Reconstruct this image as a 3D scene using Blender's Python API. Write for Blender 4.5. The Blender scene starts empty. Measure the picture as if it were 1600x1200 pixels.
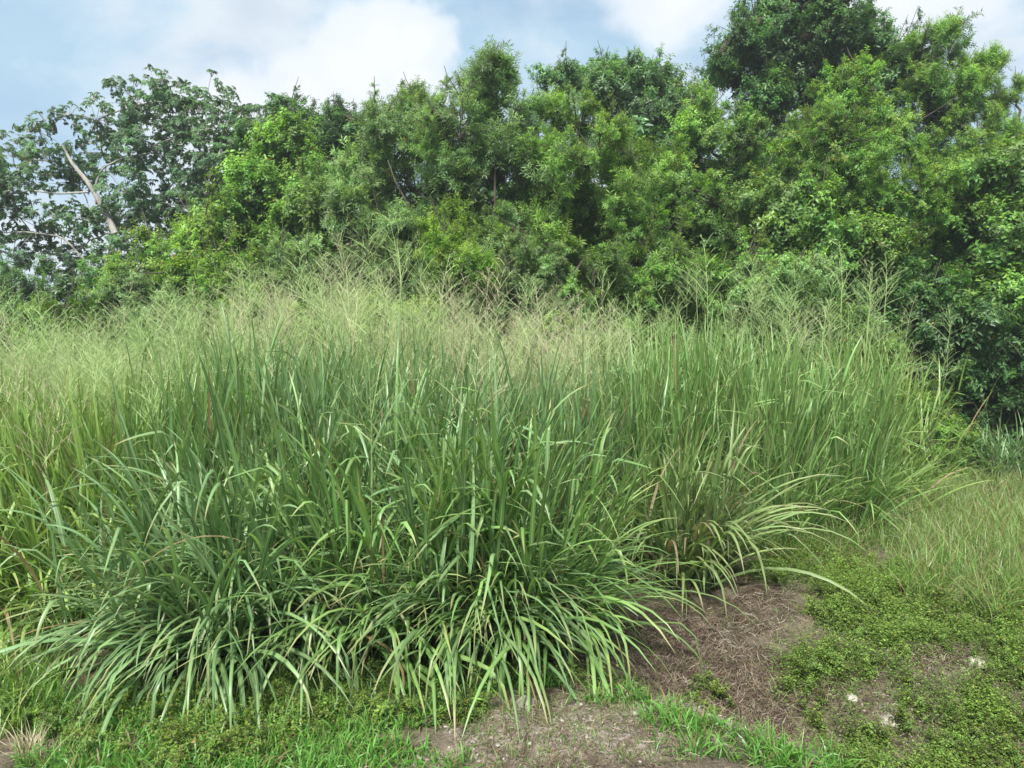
import bpy, math
import numpy as np
from mathutils import Vector

# ------------------------------------------------------------------ camera, world, sun, exposure
sc = bpy.context.scene
R = math.radians
CAM_H = 1.6
PITCH = math.atan(60 / 1200.0)          # looking slightly down
cam_d = bpy.data.cameras.new("camera")
cam_d.sensor_width = 36.0
cam_d.lens = 36.0 * 1200 / 1600.0
cam_d.clip_end = 2000
cam_d.clip_start = 0.05
cam = bpy.data.objects.new("camera", cam_d)
sc.collection.objects.link(cam)
cam.location = (0, 0, CAM_H)
cam.rotation_euler = (math.pi / 2 - PITCH, 0, 0)
sc.camera = cam

SUN_EL, SUN_AZ = 52.0, 200.0            # azimuth clockwise from +Y (north)
world = bpy.data.worlds.new("World")
sc.world = world
world.use_nodes = True
wt = world.node_tree
for n in list(wt.nodes):
    wt.nodes.remove(n)


def N(t, typ, **kw):
    n = t.nodes.new(typ)
    for k, v in kw.items():
        if k.startswith("i_"):
            n.inputs[k[2:].replace("_", " ")].default_value = v
        elif k.startswith("n_"):
            n.inputs[int(k[2:])].default_value = v
        else:
            setattr(n, k, v)
    return n


def ramp(t, stops, interp="LINEAR"):
    n = t.nodes.new("ShaderNodeValToRGB")
    cr = n.color_ramp
    cr.interpolation = interp
    while len(cr.elements) < len(stops):
        cr.elements.new(0.5)
    for e, (p, c) in zip(cr.elements, stops):
        e.position = p
        e.color = (c[0], c[1], c[2], 1) if hasattr(c, "__len__") else (c, c, c, 1)
    return n


def mixc(t, fac, a, b, blend="MIX"):
    n = t.nodes.new("ShaderNodeMix")
    n.data_type = "RGBA"
    n.blend_type = blend
    for sock, v in ((n.inputs[0], fac), (n.inputs[6], a), (n.inputs[7], b)):
        if isinstance(v, bpy.types.NodeSocket):
            t.links.new(v, sock)
        elif sock == n.inputs[0]:
            sock.default_value = v
        else:
            sock.default_value = (v[0], v[1], v[2], 1)
    return n.outputs[2]


def math_(t, op, a, b=None):
    n = t.nodes.new("ShaderNodeMath")
    n.operation = op
    for i, v in enumerate((a, b)):
        if v is None:
            continue
        if isinstance(v, bpy.types.NodeSocket):
            t.links.new(v, n.inputs[i])
        else:
            n.inputs[i].default_value = v
    return n.outputs[0]


def dir_at(px, py):
    a, b = (px - 800) / 1200.0, -(py - 600) / 1200.0
    c, s = math.cos(PITCH), math.sin(PITCH)
    return np.array([a, c + b * s, -s + b * c])


sky = N(wt, "ShaderNodeTexSky", sky_type="NISHITA", sun_disc=False)
sky.sun_elevation = R(SUN_EL)
sky.sun_rotation = R(SUN_AZ)
sky.air_density = 1.0
sky.dust_density = 1.5
tc = N(wt, "ShaderNodeTexCoord")
dv = tc.outputs["Generated"]
# broken thin cloud over the whole sky
mp = N(wt, "ShaderNodeMapping")
mp.inputs["Scale"].default_value = (1.0, 1.0, 2.1)
wt.links.new(dv, mp.inputs["Vector"])
n1 = N(wt, "ShaderNodeTexNoise", i_Scale=4.2, i_Detail=7.0, i_Roughness=0.52, i_Distortion=0.25)
wt.links.new(mp.outputs[0], n1.inputs["Vector"])
thin = ramp(wt, [(0.34, 0.72), (0.48, 0.93), (0.6, 1.0)], "EASE")
wt.links.new(n1.outputs["Fac"], thin.inputs[0])
n2 = N(wt, "ShaderNodeTexNoise", i_Scale=3.4, i_Detail=8.0, i_Roughness=0.58, i_Distortion=0.3)
mp2 = N(wt, "ShaderNodeMapping")
mp2.inputs["Location"].default_value = (3.1, 1.7, 0.4)
mp2.inputs["Scale"].default_value = (1.0, 1.0, 1.7)
wt.links.new(dv, mp2.inputs["Vector"])
wt.links.new(mp2.outputs[0], n2.inputs["Vector"])
shade = ramp(wt, [(0.40, (2.9, 4.1, 5.1)), (0.49, (3.7, 4.7, 5.5)), (0.58, (4.8, 5.3, 5.7))])
wt.links.new(n2.outputs["Fac"], shade.inputs[0])
c1 = mixc(wt, thin.outputs[0], sky.outputs[0], shade.outputs[0])
# one brighter heaped cloud with a firm right edge
nd = N(wt, "ShaderNodeTexNoise", i_Scale=11.0, i_Detail=5.0, i_Roughness=0.55)
wt.links.new(dv, nd.inputs["Vector"])
vs = N(wt, "ShaderNodeVectorMath", operation="SUBTRACT")
wt.links.new(nd.outputs["Color"], vs.inputs[0])
vs.inputs[1].default_value = (0.5, 0.5, 0.5)
vsc = N(wt, "ShaderNodeVectorMath", operation="SCALE")
vsc.inputs["Scale"].default_value = 0.09
wt.links.new(vs.outputs[0], vsc.inputs[0])
va = N(wt, "ShaderNodeVectorMath", operation="ADD")
wt.links.new(dv, va.inputs[0])
wt.links.new(vsc.outputs[0], va.inputs[1])
best = None
for (px, py, r) in ((600, 75, 90), (650, 70, 70), (560, 120, 90), (480, 150, 80), (400, 190, 90), (640, 130, 70),
                    (1420, -60, 150), (1050, -40, 120)):
    d = dir_at(px, py)
    d /= np.linalg.norm(d)
    dn = N(wt, "ShaderNodeVectorMath", operation="DISTANCE")
    wt.links.new(va.outputs[0], dn.inputs[0])
    dn.inputs[1].default_value = tuple(d)
    v = math_(wt, "SUBTRACT", 1.0, math_(wt, "DIVIDE", dn.outputs["Value"], r / 1200.0))
    best = v if best is None else math_(wt, "MAXIMUM", best, v)
cr = ramp(wt, [(0.0, 0.0), (0.35, 0.8), (0.8, 1.0)], "EASE")
wt.links.new(best, cr.inputs[0])
c2 = mixc(wt, cr.outputs[0], c1, (5.6, 5.85, 6.2))
bg = N(wt, "ShaderNodeBackground")
bg.inputs["Strength"].default_value = 0.075
wt.links.new(c2, bg.inputs["Color"])
wo = N(wt, "ShaderNodeOutputWorld")
wt.links.new(bg.outputs[0], wo.inputs["Surface"])

sun_d = bpy.data.lights.new("sun", "SUN")
sun_d.energy = 3.6
sun_d.angle = R(10.0)
sun_d.color = (1.0, 0.975, 0.93)
sun = bpy.data.objects.new("sun", sun_d)
sc.collection.objects.link(sun)
sv = Vector((math.sin(R(SUN_AZ)) * math.cos(R(SUN_EL)), math.cos(R(SUN_AZ)) * math.cos(R(SUN_EL)), math.sin(R(SUN_EL))))
sun.rotation_euler = sv.to_track_quat("Z", "Y").to_euler()
sun.location = sv * 30

sc.view_settings.view_transform = "Standard"
sc.view_settings.look = "None"
sc.view_settings.gamma = 1
sc.view_settings.exposure = 1.22
sc.render.engine = "CYCLES"
cy = sc.cycles
cy.max_bounces = 8
cy.diffuse_bounces = 5
cy.glossy_bounces = 1
cy.transmission_bounces = 3
cy.transparent_max_bounces = 4
cy.use_adaptive_sampling = True
cy.adaptive_threshold = 0.02
cy.use_denoising = True
cy.denoiser = "OPENIMAGEDENOISE"
cy.denoising_input_passes = "RGB_ALBEDO_NORMAL"
sc.render.filter_size = 1.5 if hasattr(sc.render, "filter_size") else None

rng = np.random.default_rng(11)
U = rng.uniform


# ------------------------------------------------------------------ geometry of the view, used to find ground points
def at(px, py, Y):
    d = dir_at(px, py)
    return np.array([d[0] * Y / d[1], Y, CAM_H + d[2] * Y / d[1]])


def ground_at(px, py):
    d = dir_at(px, py)
    k = -CAM_H / d[2]
    return np.array([d[0] * k, d[1] * k])


def to_px(x, y, z):
    c, s = math.cos(PITCH), math.sin(PITCH)
    zz = z - CAM_H
    f = np.maximum(y * c - zz * s, 0.05)
    u = y * s + zz * c
    return 800 + 1200 * x / f, 600 - 1200 * u / f


def smooth(a, b, x):
    t = np.clip((x - a) / (b - a), 0, 1)
    return t * t * (3 - 2 * t)


_tab = np.random.default_rng(5).random((256, 256))


def vnoise(x, y):
    xi, yi = np.floor(x).astype(int), np.floor(y).astype(int)
    fx, fy = x - xi, y - yi
    fx, fy = fx * fx * (3 - 2 * fx), fy * fy * (3 - 2 * fy)
    g = lambda i, j: _tab[(xi + i) % 256, (yi + j) % 256]
    return (g(0, 0) * (1 - fx) + g(1, 0) * fx) * (1 - fy) + (g(0, 1) * (1 - fx) + g(1, 1) * fx) * fy


def fbm(x, y, f, o=4):
    s, a, t = 0, 1.0, 0
    for i in range(o):
        s = s + a * vnoise(x * f + 17 * i, y * f + 31 * i)
        t += a
        a *= 0.5
        f *= 2
    return s / t


# the lip between the trodden mound in front and the ditch behind it
LIP = np.array([ground_at(*p) for p in ((-200, 1100), (500, 1090), (700, 1078), (830, 1066), (960, 1078), (1100, 1124), (1250, 1165), (1350, 1192), (1500, 1260))])


def lip_y(x):
    return np.interp(x, LIP[:, 0], LIP[:, 1])


def height(x, y):
    x, y = np.asarray(x, float), np.asarray(y, float)
    d = y - lip_y(x)
    near = np.exp(-((x - 0.5) / 5.0) ** 2 - ((y - 4) / 6.0) ** 2)
    h = (fbm(x, y, 1.3) - 0.5) * 0.10 + (fbm(x, y, 7.0, 3) - 0.5) * 0.035
    h = h * near + (fbm(x, y, 0.25, 2) - 0.5) * 0.25 * smooth(6, 14, y)
    ditch = smooth(0.35, 0.9, x) * (1 - smooth(2.2, 3.2, x)) * smooth(-0.02, 0.10, d) * (1 - smooth(0.25, 1.3, d))
    mound = 0.07 * np.exp(-((x - 0.25) / 0.8) ** 2 - ((y - 3.1) / 0.4) ** 2)
    bank = 0.10 * smooth(0.9, 2.2, d) * smooth(0.8, 1.6, x) * (1 - smooth(5, 8, y))
    return h - 0.26 * ditch + mound + bank


def pmask(x, y, spots, z=0.0):
    """soft union of ground patches, each named by where it lies in the view (px, py, rx, ry)"""
    u, v = to_px(x, y, z)
    m = np.zeros_like(np.asarray(x, float))
    wob = (fbm(x, y, 3.0) - 0.5) * 1.3 + (fbm(x + 9, y, 11.0, 2) - 0.5) * 0.7
    for (cx, cy_, rx, ry) in spots:
        q = np.sqrt(((u - cx) / rx) ** 2 + ((v - cy_) / ry) ** 2) + wob
        m = np.maximum(m, 1 - smooth(0.75, 1.15, q))
    return np.where(y > 0.6, m, 0)


# ------------------------------------------------------------------ mesh helpers
def link(name, me, parent=None, mats=()):
    o = bpy.data.objects.new(name, me)
    sc.collection.objects.link(o)
    for m in mats:
        me.materials.append(m)
    if parent is not None:
        o.parent = parent
    return o


def mesh_from(name, V, F3=None, F4=None, attr=None, smooth_=True, mi=None):
    """V (n,3); F3 (m,3); F4 (k,4); attr (n,3) stored as point vector 'v'"""
    me = bpy.data.meshes.new(name)
    F3 = np.zeros((0, 3), np.int32) if F3 is None else np.asarray(F3, np.int32)
    F4 = np.zeros((0, 4), np.int32) if F4 is None else np.asarray(F4, np.int32)
    me.vertices.add(len(V))
    me.vertices.foreach_set("co", np.asarray(V, np.float32).ravel())
    me.loops.add(F3.size + F4.size)
    me.loops.foreach_set("vertex_index", np.concatenate([F3.ravel(), F4.ravel()]))
    me.polygons.add(len(F3) + len(F4))
    st = np.concatenate([np.arange(len(F3)) * 3, F3.size + np.arange(len(F4)) * 4])
    me.polygons.foreach_set("loop_start", st.astype(np.int32))
    if smooth_:
        me.polygons.foreach_set("use_smooth", np.ones(len(st), bool))
    if mi is not None:
        me.polygons.foreach_set("material_index", np.asarray(mi, np.int32))
    if attr is not None:
        a = me.attributes.new("v", "FLOAT_VECTOR", "POINT")
        a.data.foreach_set("vector", np.asarray(attr, np.float32).ravel())
    me.update(calc_edges=True)
    return me


class Buf:
    """collects pieces of one mesh"""
    def __init__(s):
        s.V, s.F3, s.F4, s.A, s.n = [], [], [], [], 0

    def add(s, V, F3=None, F4=None, A=None):
        if len(V) == 0:
            return
        s.V.append(V)
        if F3 is not None:
            s.F3.append(np.asarray(F3) + s.n)
        if F4 is not None:
            s.F4.append(np.asarray(F4) + s.n)
        s.A.append(np.zeros((len(V), 3)) if A is None else A)
        s.n += len(V)

    def build(s, name, mat, parent=None, smooth_=True):
        cat = lambda L, k: np.concatenate(L) if L else np.zeros((0, k))
        me = mesh_from(name, cat(s.V, 3), cat(s.F3, 3), cat(s.F4, 4), cat(s.A, 3), smooth_)
        return link(name, me, parent, [mat])


def ribbons(P, side, W, A, fold=None, nrm=None):
    """P (n,s,3) spines, side (n,s,3), W (n,s) half widths, A (n,s,2) -> vector attr (rnd, along, across)"""
    n, s = P.shape[:2]
    L = P - side * W[..., None]
    Rr = P + side * W[..., None]
    if fold is not None:
        M = P - nrm * (W * fold)[..., None]
        V = np.stack([L, M, Rr], 2)
        k = 3
        ac = np.array([0.0, 1.0, 0.0])
    else:
        V = np.stack([L, Rr], 2)
        k = 2
        ac = np.array([0.5, 0.5])
    idx = np.arange(n * s * k).reshape(n, s, k)
    q = []
    for j in range(k - 1):
        q.append(np.stack([idx[:, :-1, j], idx[:, :-1, j + 1], idx[:, 1:, j + 1], idx[:, 1:, j]], -1).reshape(-1, 4))
    At = np.zeros((n, s, k, 3))
    At[..., 0] = A[:, :, None, 0]
    At[..., 1] = A[:, :, None, 1]
    At[..., 2] = ac
    return V.reshape(-1, 3), np.concatenate(q), At.reshape(-1, 3)


def tubes(P, Rd, k=4, A=None):
    """P (n,s,3), Rd (n,s) -> tube verts and quads"""
    n, s = P.shape[:2]
    T = np.gradient(P, axis=1)
    T /= np.linalg.norm(T, axis=-1, keepdims=True) + 1e-9
    ref = np.where(np.abs(T[:, :1, 2:3]) > 0.9, np.array([[[1.0, 0, 0]]]), np.array([[[0, 0, 1.0]]]))
    a = np.cross(T, ref)
    a /= np.linalg.norm(a, axis=-1, keepdims=True) + 1e-9
    b = np.cross(T, a)
    th = np.arange(k) * 2 * math.pi / k
    V = P[:, :, None] + Rd[:, :, None, None] * (a[:, :, None] * np.cos(th)[None, None, :, None] + b[:, :, None] * np.sin(th)[None, None, :, None])
    idx = np.arange(n * s * k).reshape(n, s, k)
    nx = np.roll(idx, -1, axis=2)
    F = np.stack([idx[:, :-1], nx[:, :-1], nx[:, 1:], idx[:, 1:]], -1).reshape(-1, 4)
    At = np.zeros((n, s, k, 3))
    if A is not None:
        At[..., 0] = A[:, None, None]
    At[..., 1] = np.linspace(0, 1, s)[None, :, None]
    return V.reshape(-1, 3), F, At.reshape(-1, 3)


def thing(name, label, cat, loc, group=None):
    o = bpy.data.objects.new(name, None)
    sc.collection.objects.link(o)
    o.empty_display_size = 0.2
    o.location = loc
    o["label"] = label
    o["category"] = cat
    if group:
        o["group"] = group
    return o


def stuff(o, label=None, cat=None):
    o["kind"] = "stuff"
    if label:
        o["label"] = label
    if cat:
        o["category"] = cat
    return o


# ------------------------------------------------------------------ materials
def new_mat(name):
    m = bpy.data.materials.new(name)
    m.use_nodes = True
    t = m.node_tree
    for n in list(t.nodes):
        t.nodes.remove(n)
    return m, t


def attr_v(t):
    a = N(t, "ShaderNodeAttribute", attribute_name="v")
    s = N(t, "ShaderNodeSeparateXYZ")
    t.links.new(a.outputs["Vector"], s.inputs[0])
    return s.outputs[0], s.outputs[1], s.outputs[2]


def leaf_shader(t, col, rough=0.45, spec=0.4, tr=0.35, tcol=(1.25, 1.3, 0.6)):
    p = N(t, "ShaderNodeBsdfPrincipled")
    p.inputs["Roughness"].default_value = rough
    p.inputs["Specular IOR Level"].default_value = spec
    t.links.new(col, p.inputs["Base Color"])
    tl = N(t, "ShaderNodeBsdfTranslucent")
    t.links.new(mixc(t, 1.0, col, tcol, "MULTIPLY"), tl.inputs["Color"])
    mx = N(t, "ShaderNodeMixShader")
    mx.inputs[0].default_value = tr
    t.links.new(p.outputs[0], mx.inputs[1])
    t.links.new(tl.outputs[0], mx.inputs[2])
    o = N(t, "ShaderNodeOutputMaterial")
    t.links.new(mx.outputs[0], o.inputs["Surface"])


def hsv(t, col, val, hue=None):
    h = N(t, "ShaderNodeHueSaturation")
    t.links.new(col, h.inputs["Color"])
    t.links.new(val, h.inputs["Value"])
    if hue is not None:
        t.links.new(hue, h.inputs["Hue"])
    return h.outputs[0]


def remap(t, v, a, b):
    n = N(t, "ShaderNodeMapRange")
    t.links.new(v, n.inputs[0])
    n.inputs[3].default_value = a
    n.inputs[4].default_value = b
    return n.outputs[0]


def tree_leaf_mat(name, base, young, rough=0.42, spec=0.4, dead=0.996, tr=0.48):
    """v.x random per leaf, v.y random per spray, v.z freshness of the growth"""
    m, t = new_mat(name)
    x, y, z = attr_v(t)
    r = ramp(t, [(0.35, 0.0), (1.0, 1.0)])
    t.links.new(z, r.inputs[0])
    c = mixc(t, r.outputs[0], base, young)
    c = hsv(t, c, remap(t, x, 0.7, 1.3), remap(t, y, 0.485, 0.515))
    c = hsv(t, c, remap(t, y, 0.78, 1.25))
    d = math_(t, "GREATER_THAN", x, dead)
    c = mixc(t, d, c, (0.34, 0.20, 0.05))
    leaf_shader(t, c, rough, spec, tr)
    return m


def blade_mat(name, base, tip, rib, dry=(0.36, 0.30, 0.15), dead=0.993, rough=0.38, spec=0.45, tr=0.3, tipdry=0.9):
    """v.x random per blade, v.y along, v.z across (1 on the midrib)"""
    m, t = new_mat(name)
    x, y, z = attr_v(t)
    r = ramp(t, [(0.1, 0.0), (0.9, 1.0)])
    t.links.new(y, r.inputs[0])
    c = mixc(t, r.outputs[0], base, tip)
    frac = math_(t, "FRACT", math_(t, "MULTIPLY", x, 17.3))
    c = hsv(t, c, remap(t, frac, 0.72, 1.3), remap(t, x, 0.478, 0.512))
    rb = ramp(t, [(0.72, 0.0), (0.9, 1.0)])
    t.links.new(z, rb.inputs[0])
    c = mixc(t, math_(t, "MULTIPLY", rb.outputs[0], 0.7), c, rib)
    td = ramp(t, [(tipdry - 0.12, 0.0), (min(tipdry + 0.06, 1.0), 1.0)])
    t.links.new(y, td.inputs[0])
    some = math_(t, "GREATER_THAN", frac, 0.55)
    c = mixc(t, math_(t, "MULTIPLY", td.outputs[0], math_(t, "MULTIPLY", some, 0.8)), c, dry)
    dd = math_(t, "GREATER_THAN", x, dead)
    tn = N(t, "ShaderNodeTexNoise", i_Scale=30.0, i_Detail=2.0)
    geo = N(t, "ShaderNodeNewGeometry")
    t.links.new(geo.outputs["Position"], tn.inputs["Vector"])
    dc = mixc(t, tn.outputs["Fac"], dry, (0.20, 0.12, 0.07))
    c = mixc(t, dd, c, dc)
    leaf_shader(t, c, rough, spec, tr, (1.2, 1.25, 0.6))
    return m


def bark_mat(name, a, b, scale=14):
    m, t = new_mat(name)
    g = N(t, "ShaderNodeTexCoord")
    mpn = N(t, "ShaderNodeMapping")
    mpn.inputs["Scale"].default_value = (1, 1, 0.35)
    t.links.new(g.outputs["Object"], mpn.inputs[0])
    n = N(t, "ShaderNodeTexNoise", i_Scale=float(scale), i_Detail=6.0, i_Roughness=0.65)
    t.links.new(mpn.outputs[0], n.inputs["Vector"])
    c = ramp(t, [(0.35, a), (0.65, b)])
    t.links.new(n.outputs["Fac"], c.inputs[0])
    p = N(t, "ShaderNodeBsdfPrincipled", i_Roughness=0.85)
    p.inputs["Specular IOR Level"].default_value = 0.2
    t.links.new(c.outputs[0], p.inputs["Base Color"])
    bp = N(t, "ShaderNodeBump", i_Strength=0.5, i_Distance=0.01)
    t.links.new(n.outputs["Fac"], bp.inputs["Height"])
    t.links.new(bp.outputs[0], p.inputs["Normal"])
    o = N(t, "ShaderNodeOutputMaterial")
    t.links.new(p.outputs[0], o.inputs["Surface"])
    return m


M_BARK = bark_mat("bark_brown", (0.045, 0.038, 0.028), (0.12, 0.10, 0.08))
M_PALE = bark_mat("bark_pale", (0.22, 0.205, 0.185), (0.44, 0.42, 0.38), 8)
LM = {
    "mid": tree_leaf_mat("leaf_mid", (0.114, 0.233, 0.060), (0.280, 0.448, 0.077)),
    "cool": tree_leaf_mat("leaf_cool", (0.095, 0.204, 0.075), (0.183, 0.340, 0.103), 0.36, 0.5, 0.996),
    "grey": tree_leaf_mat("leaf_grey", (0.133, 0.244, 0.092), (0.280, 0.421, 0.143), 0.36, 0.5, 0.996),
    "dark": tree_leaf_mat("leaf_dark", (0.059, 0.141, 0.042), (0.128, 0.254, 0.056), 0.38, 0.45, 0.996),
    "yellow": tree_leaf_mat("leaf_yellow", (0.139, 0.276, 0.058), (0.337, 0.486, 0.077), 0.45, 0.35, 0.996),
    "umbrella": tree_leaf_mat("leaf_umbrella", (0.080, 0.158, 0.081), (0.157, 0.269, 0.109), 0.55, 0.25, 0.999, 0.4),
    "weed": tree_leaf_mat("leaf_weed", (0.127, 0.204, 0.045), (0.254, 0.363, 0.070), 0.45, 0.35, 0.992),
}


# ------------------------------------------------------------------ leaf sprays
def leaf_quads(P, D, Nn, L, W, A, droop=0.15, fold=0.35):
    """folded rhomb leaves: P base, D direction, Nn up normal, L length, W half width"""
    S = np.cross(D, Nn)
    S /= np.linalg.norm(S, axis=1, keepdims=True) + 1e-9
    Nn = np.cross(S, D)
    L_, W_ = L[:, None], W[:, None]
    mid = P + D * L_ * 0.42
    V = np.stack([P, mid - S * W_ + Nn * W_ * fold, P + D * L_ - Nn * L_ * droop, mid + S * W_ + Nn * W_ * fold], 1)
    n = len(P)
    i = np.arange(n) * 4
    F = np.concatenate([np.stack([i, i + 1, i + 2], 1), np.stack([i, i + 2, i + 3], 1)])
    At = np.repeat(A[:, None], 4, 1)
    return V.reshape(-1, 3), F, At.reshape(-1, 3)


def unit(v):
    return v / (np.linalg.norm(v, axis=-1, keepdims=True) + 1e-9)


def make_spray(kind, r):
    """one leafy twig end about 0.35 m long pointing +Z; returns leaves (V,F,A) and twig paths"""
    P, D, Nn, L, W, A = [], [], [], [], [], []
    twigs = []
    if kind == "umbrella":
        for h in range(r.integers(4, 7)):            # big fingered leaves on long stalks
            az = r.uniform(0, 6.28)
            tilt = r.uniform(0.35, 1.3)
            d = np.array([math.sin(tilt) * math.cos(az), math.sin(tilt) * math.sin(az), math.cos(tilt)])
            e = d * r.uniform(0.14, 0.30)
            twigs.append(np.stack([np.zeros(3), e * 0.5 + [0, 0, 0.02], e]))
            rad = r.uniform(0.11, 0.18)
            up = unit(d * 0.5 + np.array([0, 0, 1.0]) + r.normal(0, 0.25, 3))
            t1 = unit(np.cross(up, [0.3, 1, 0.2]))
            t2 = np.cross(up, t1)
            tn = r.random()
            for k in range(8):
                a = k * 6.283 / 8 + r.uniform(-0.15, 0.15)
                dd = unit(t1 * math.cos(a) + t2 * math.sin(a) - up * r.uniform(0.15, 0.6))
                P.append(e); D.append(dd); Nn.append(up); L.append(rad * r.uniform(0.8, 1.15)); W.append(rad * 0.2)
                A.append([tn, 0, 0.5 * r.random() + 0.3 * max(0, up[2])])
    else:
        cfg = {"narrow": dict(nt=9, ln=(0.16, 0.40), lf=25, L=(0.045, 0.09), w=0.10, up=0.75, sp=0.85),
               "broad": dict(nt=8, ln=(0.14, 0.36), lf=16, L=(0.045, 0.085), w=0.24, up=0.35, sp=1.15),
               "fine": dict(nt=10, ln=(0.16, 0.38), lf=30, L=(0.035, 0.06), w=0.2, up=0.3, sp=1.15)}[kind]
        for k in range(cfg["nt"]):
            az = r.uniform(0, 6.28)
            tilt = abs(r.normal(0, cfg["sp"] * 0.75))
            ln = r.uniform(*cfg["ln"])
            d0 = np.array([math.sin(tilt) * math.cos(az), math.sin(tilt) * math.sin(az), math.cos(tilt)])
            st = np.array([0, 0, r.uniform(-0.12, 0.12)])
            dr = r.uniform(0.02, 0.14)
            path = [st + d0 * ln * q - np.array([0, 0, dr * q * q]) for q in (0, 0.5, 1.0)]
            twigs.append(np.stack(path))
            nl = int(cfg["lf"] * r.uniform(0.7, 1.2))
            for j in range(nl):
                q = 0.12 + 0.9 * (j + r.random()) / nl
                p = st + d0 * ln * q - np.array([0, 0, dr * q * q])
                a = j * 2.4 + r.uniform(-0.4, 0.4)
                t1 = unit(np.cross(d0, [0.2, 0.3, 1]))
                t2 = np.cross(d0, t1)
                out = t1 * math.cos(a) + t2 * math.sin(a)
                dd = unit(out + d0 * cfg["up"] + np.array([0, 0, r.uniform(-0.5, 0.15)]))
                P.append(p + out * 0.008); D.append(dd)
                Nn.append(unit(np.array([0, 0, 1.0]) + d0 * 0.4 + r.normal(0, 0.35, 3)))
                l = r.uniform(*cfg["L"])
                L.append(l); W.append(l * cfg["w"] * r.uniform(0.85, 1.15))
                A.append([r.random(), 0, np.clip(0.25 + 0.55 * q * d0[2] + r.normal(0, 0.12), 0, 1)])
    arr = [np.array(q, float) for q in (P, D, Nn, L, W, A)]
    return leaf_quads(*arr), np.array(twigs)


SPRAYS = {k: [make_spray(k, np.random.default_rng(100 + i)) for i in range(10)] for k in ("narrow", "broad", "fine", "umbrella")}


def frames(D, r):
    """rotation matrices whose z axis is D, random spin"""
    n = len(D)
    t = unit(np.cross(D, r.normal(0, 1, (n, 3))))
    b = np.cross(D, t)
    return np.stack([t, b, D], -1)


def place_sprays(leafbuf, woodbuf, kind, C, D, S, tint, fresh, r, twig_r=0.004):
    """C centres, D directions, S scales, tint per spray, fresh offset per spray"""
    which = r.integers(0, len(SPRAYS[kind]), len(C))
    M = frames(D, r)
    for w in range(len(SPRAYS[kind])):
        ii = np.nonzero(which == w)[0]
        if len(ii) == 0:
            continue
        (V, F, A), tw = SPRAYS[kind][w]
        X = np.einsum("nij,vj->nvi", M[ii] * S[ii, None, None], V) + C[ii, None]
        At = np.repeat(A[None], len(ii), 0).copy()
        At[..., 0] = (At[..., 0] + tint[ii, None] * 7.31) % 1.0
        At[..., 1] = tint[ii, None]
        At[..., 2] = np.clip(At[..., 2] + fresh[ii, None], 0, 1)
        Fs = (F[None] + (np.arange(len(ii)) * len(V))[:, None, None]).reshape(-1, 3)
        leafbuf.add(X.reshape(-1, 3), Fs, None, At.reshape(-1, 3))
        T = np.einsum("nij,tsj->ntsi", M[ii] * S[ii, None, None], tw) + C[ii, None, None]
        T = T.reshape(-1, T.shape[2], 3)
        Rr = np.linspace(twig_r, twig_r * 0.35, T.shape[1])[None].repeat(len(T), 0)
        V2, F2, A2 = tubes(T, Rr, 3)
        woodbuf.add(V2, None, F2, A2)


def bend(a, b, r, s=6, sag=0.12, wob=0.06):
    """curved paths a->b  (n,3)"""
    t = np.linspace(0, 1, s)[None, :, None]
    d = b - a
    L = np.linalg.norm(d, axis=1)[:, None, None]
    P = a[:, None] * (1 - t) + b[:, None] * t
    P = P + np.array([0, 0, 1.0]) * L * sag * (t * (1 - t)) * 2
    P += r.normal(0, wob, P.shape) * L * np.sin(t * math.pi) * 0.7
    return P


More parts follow.
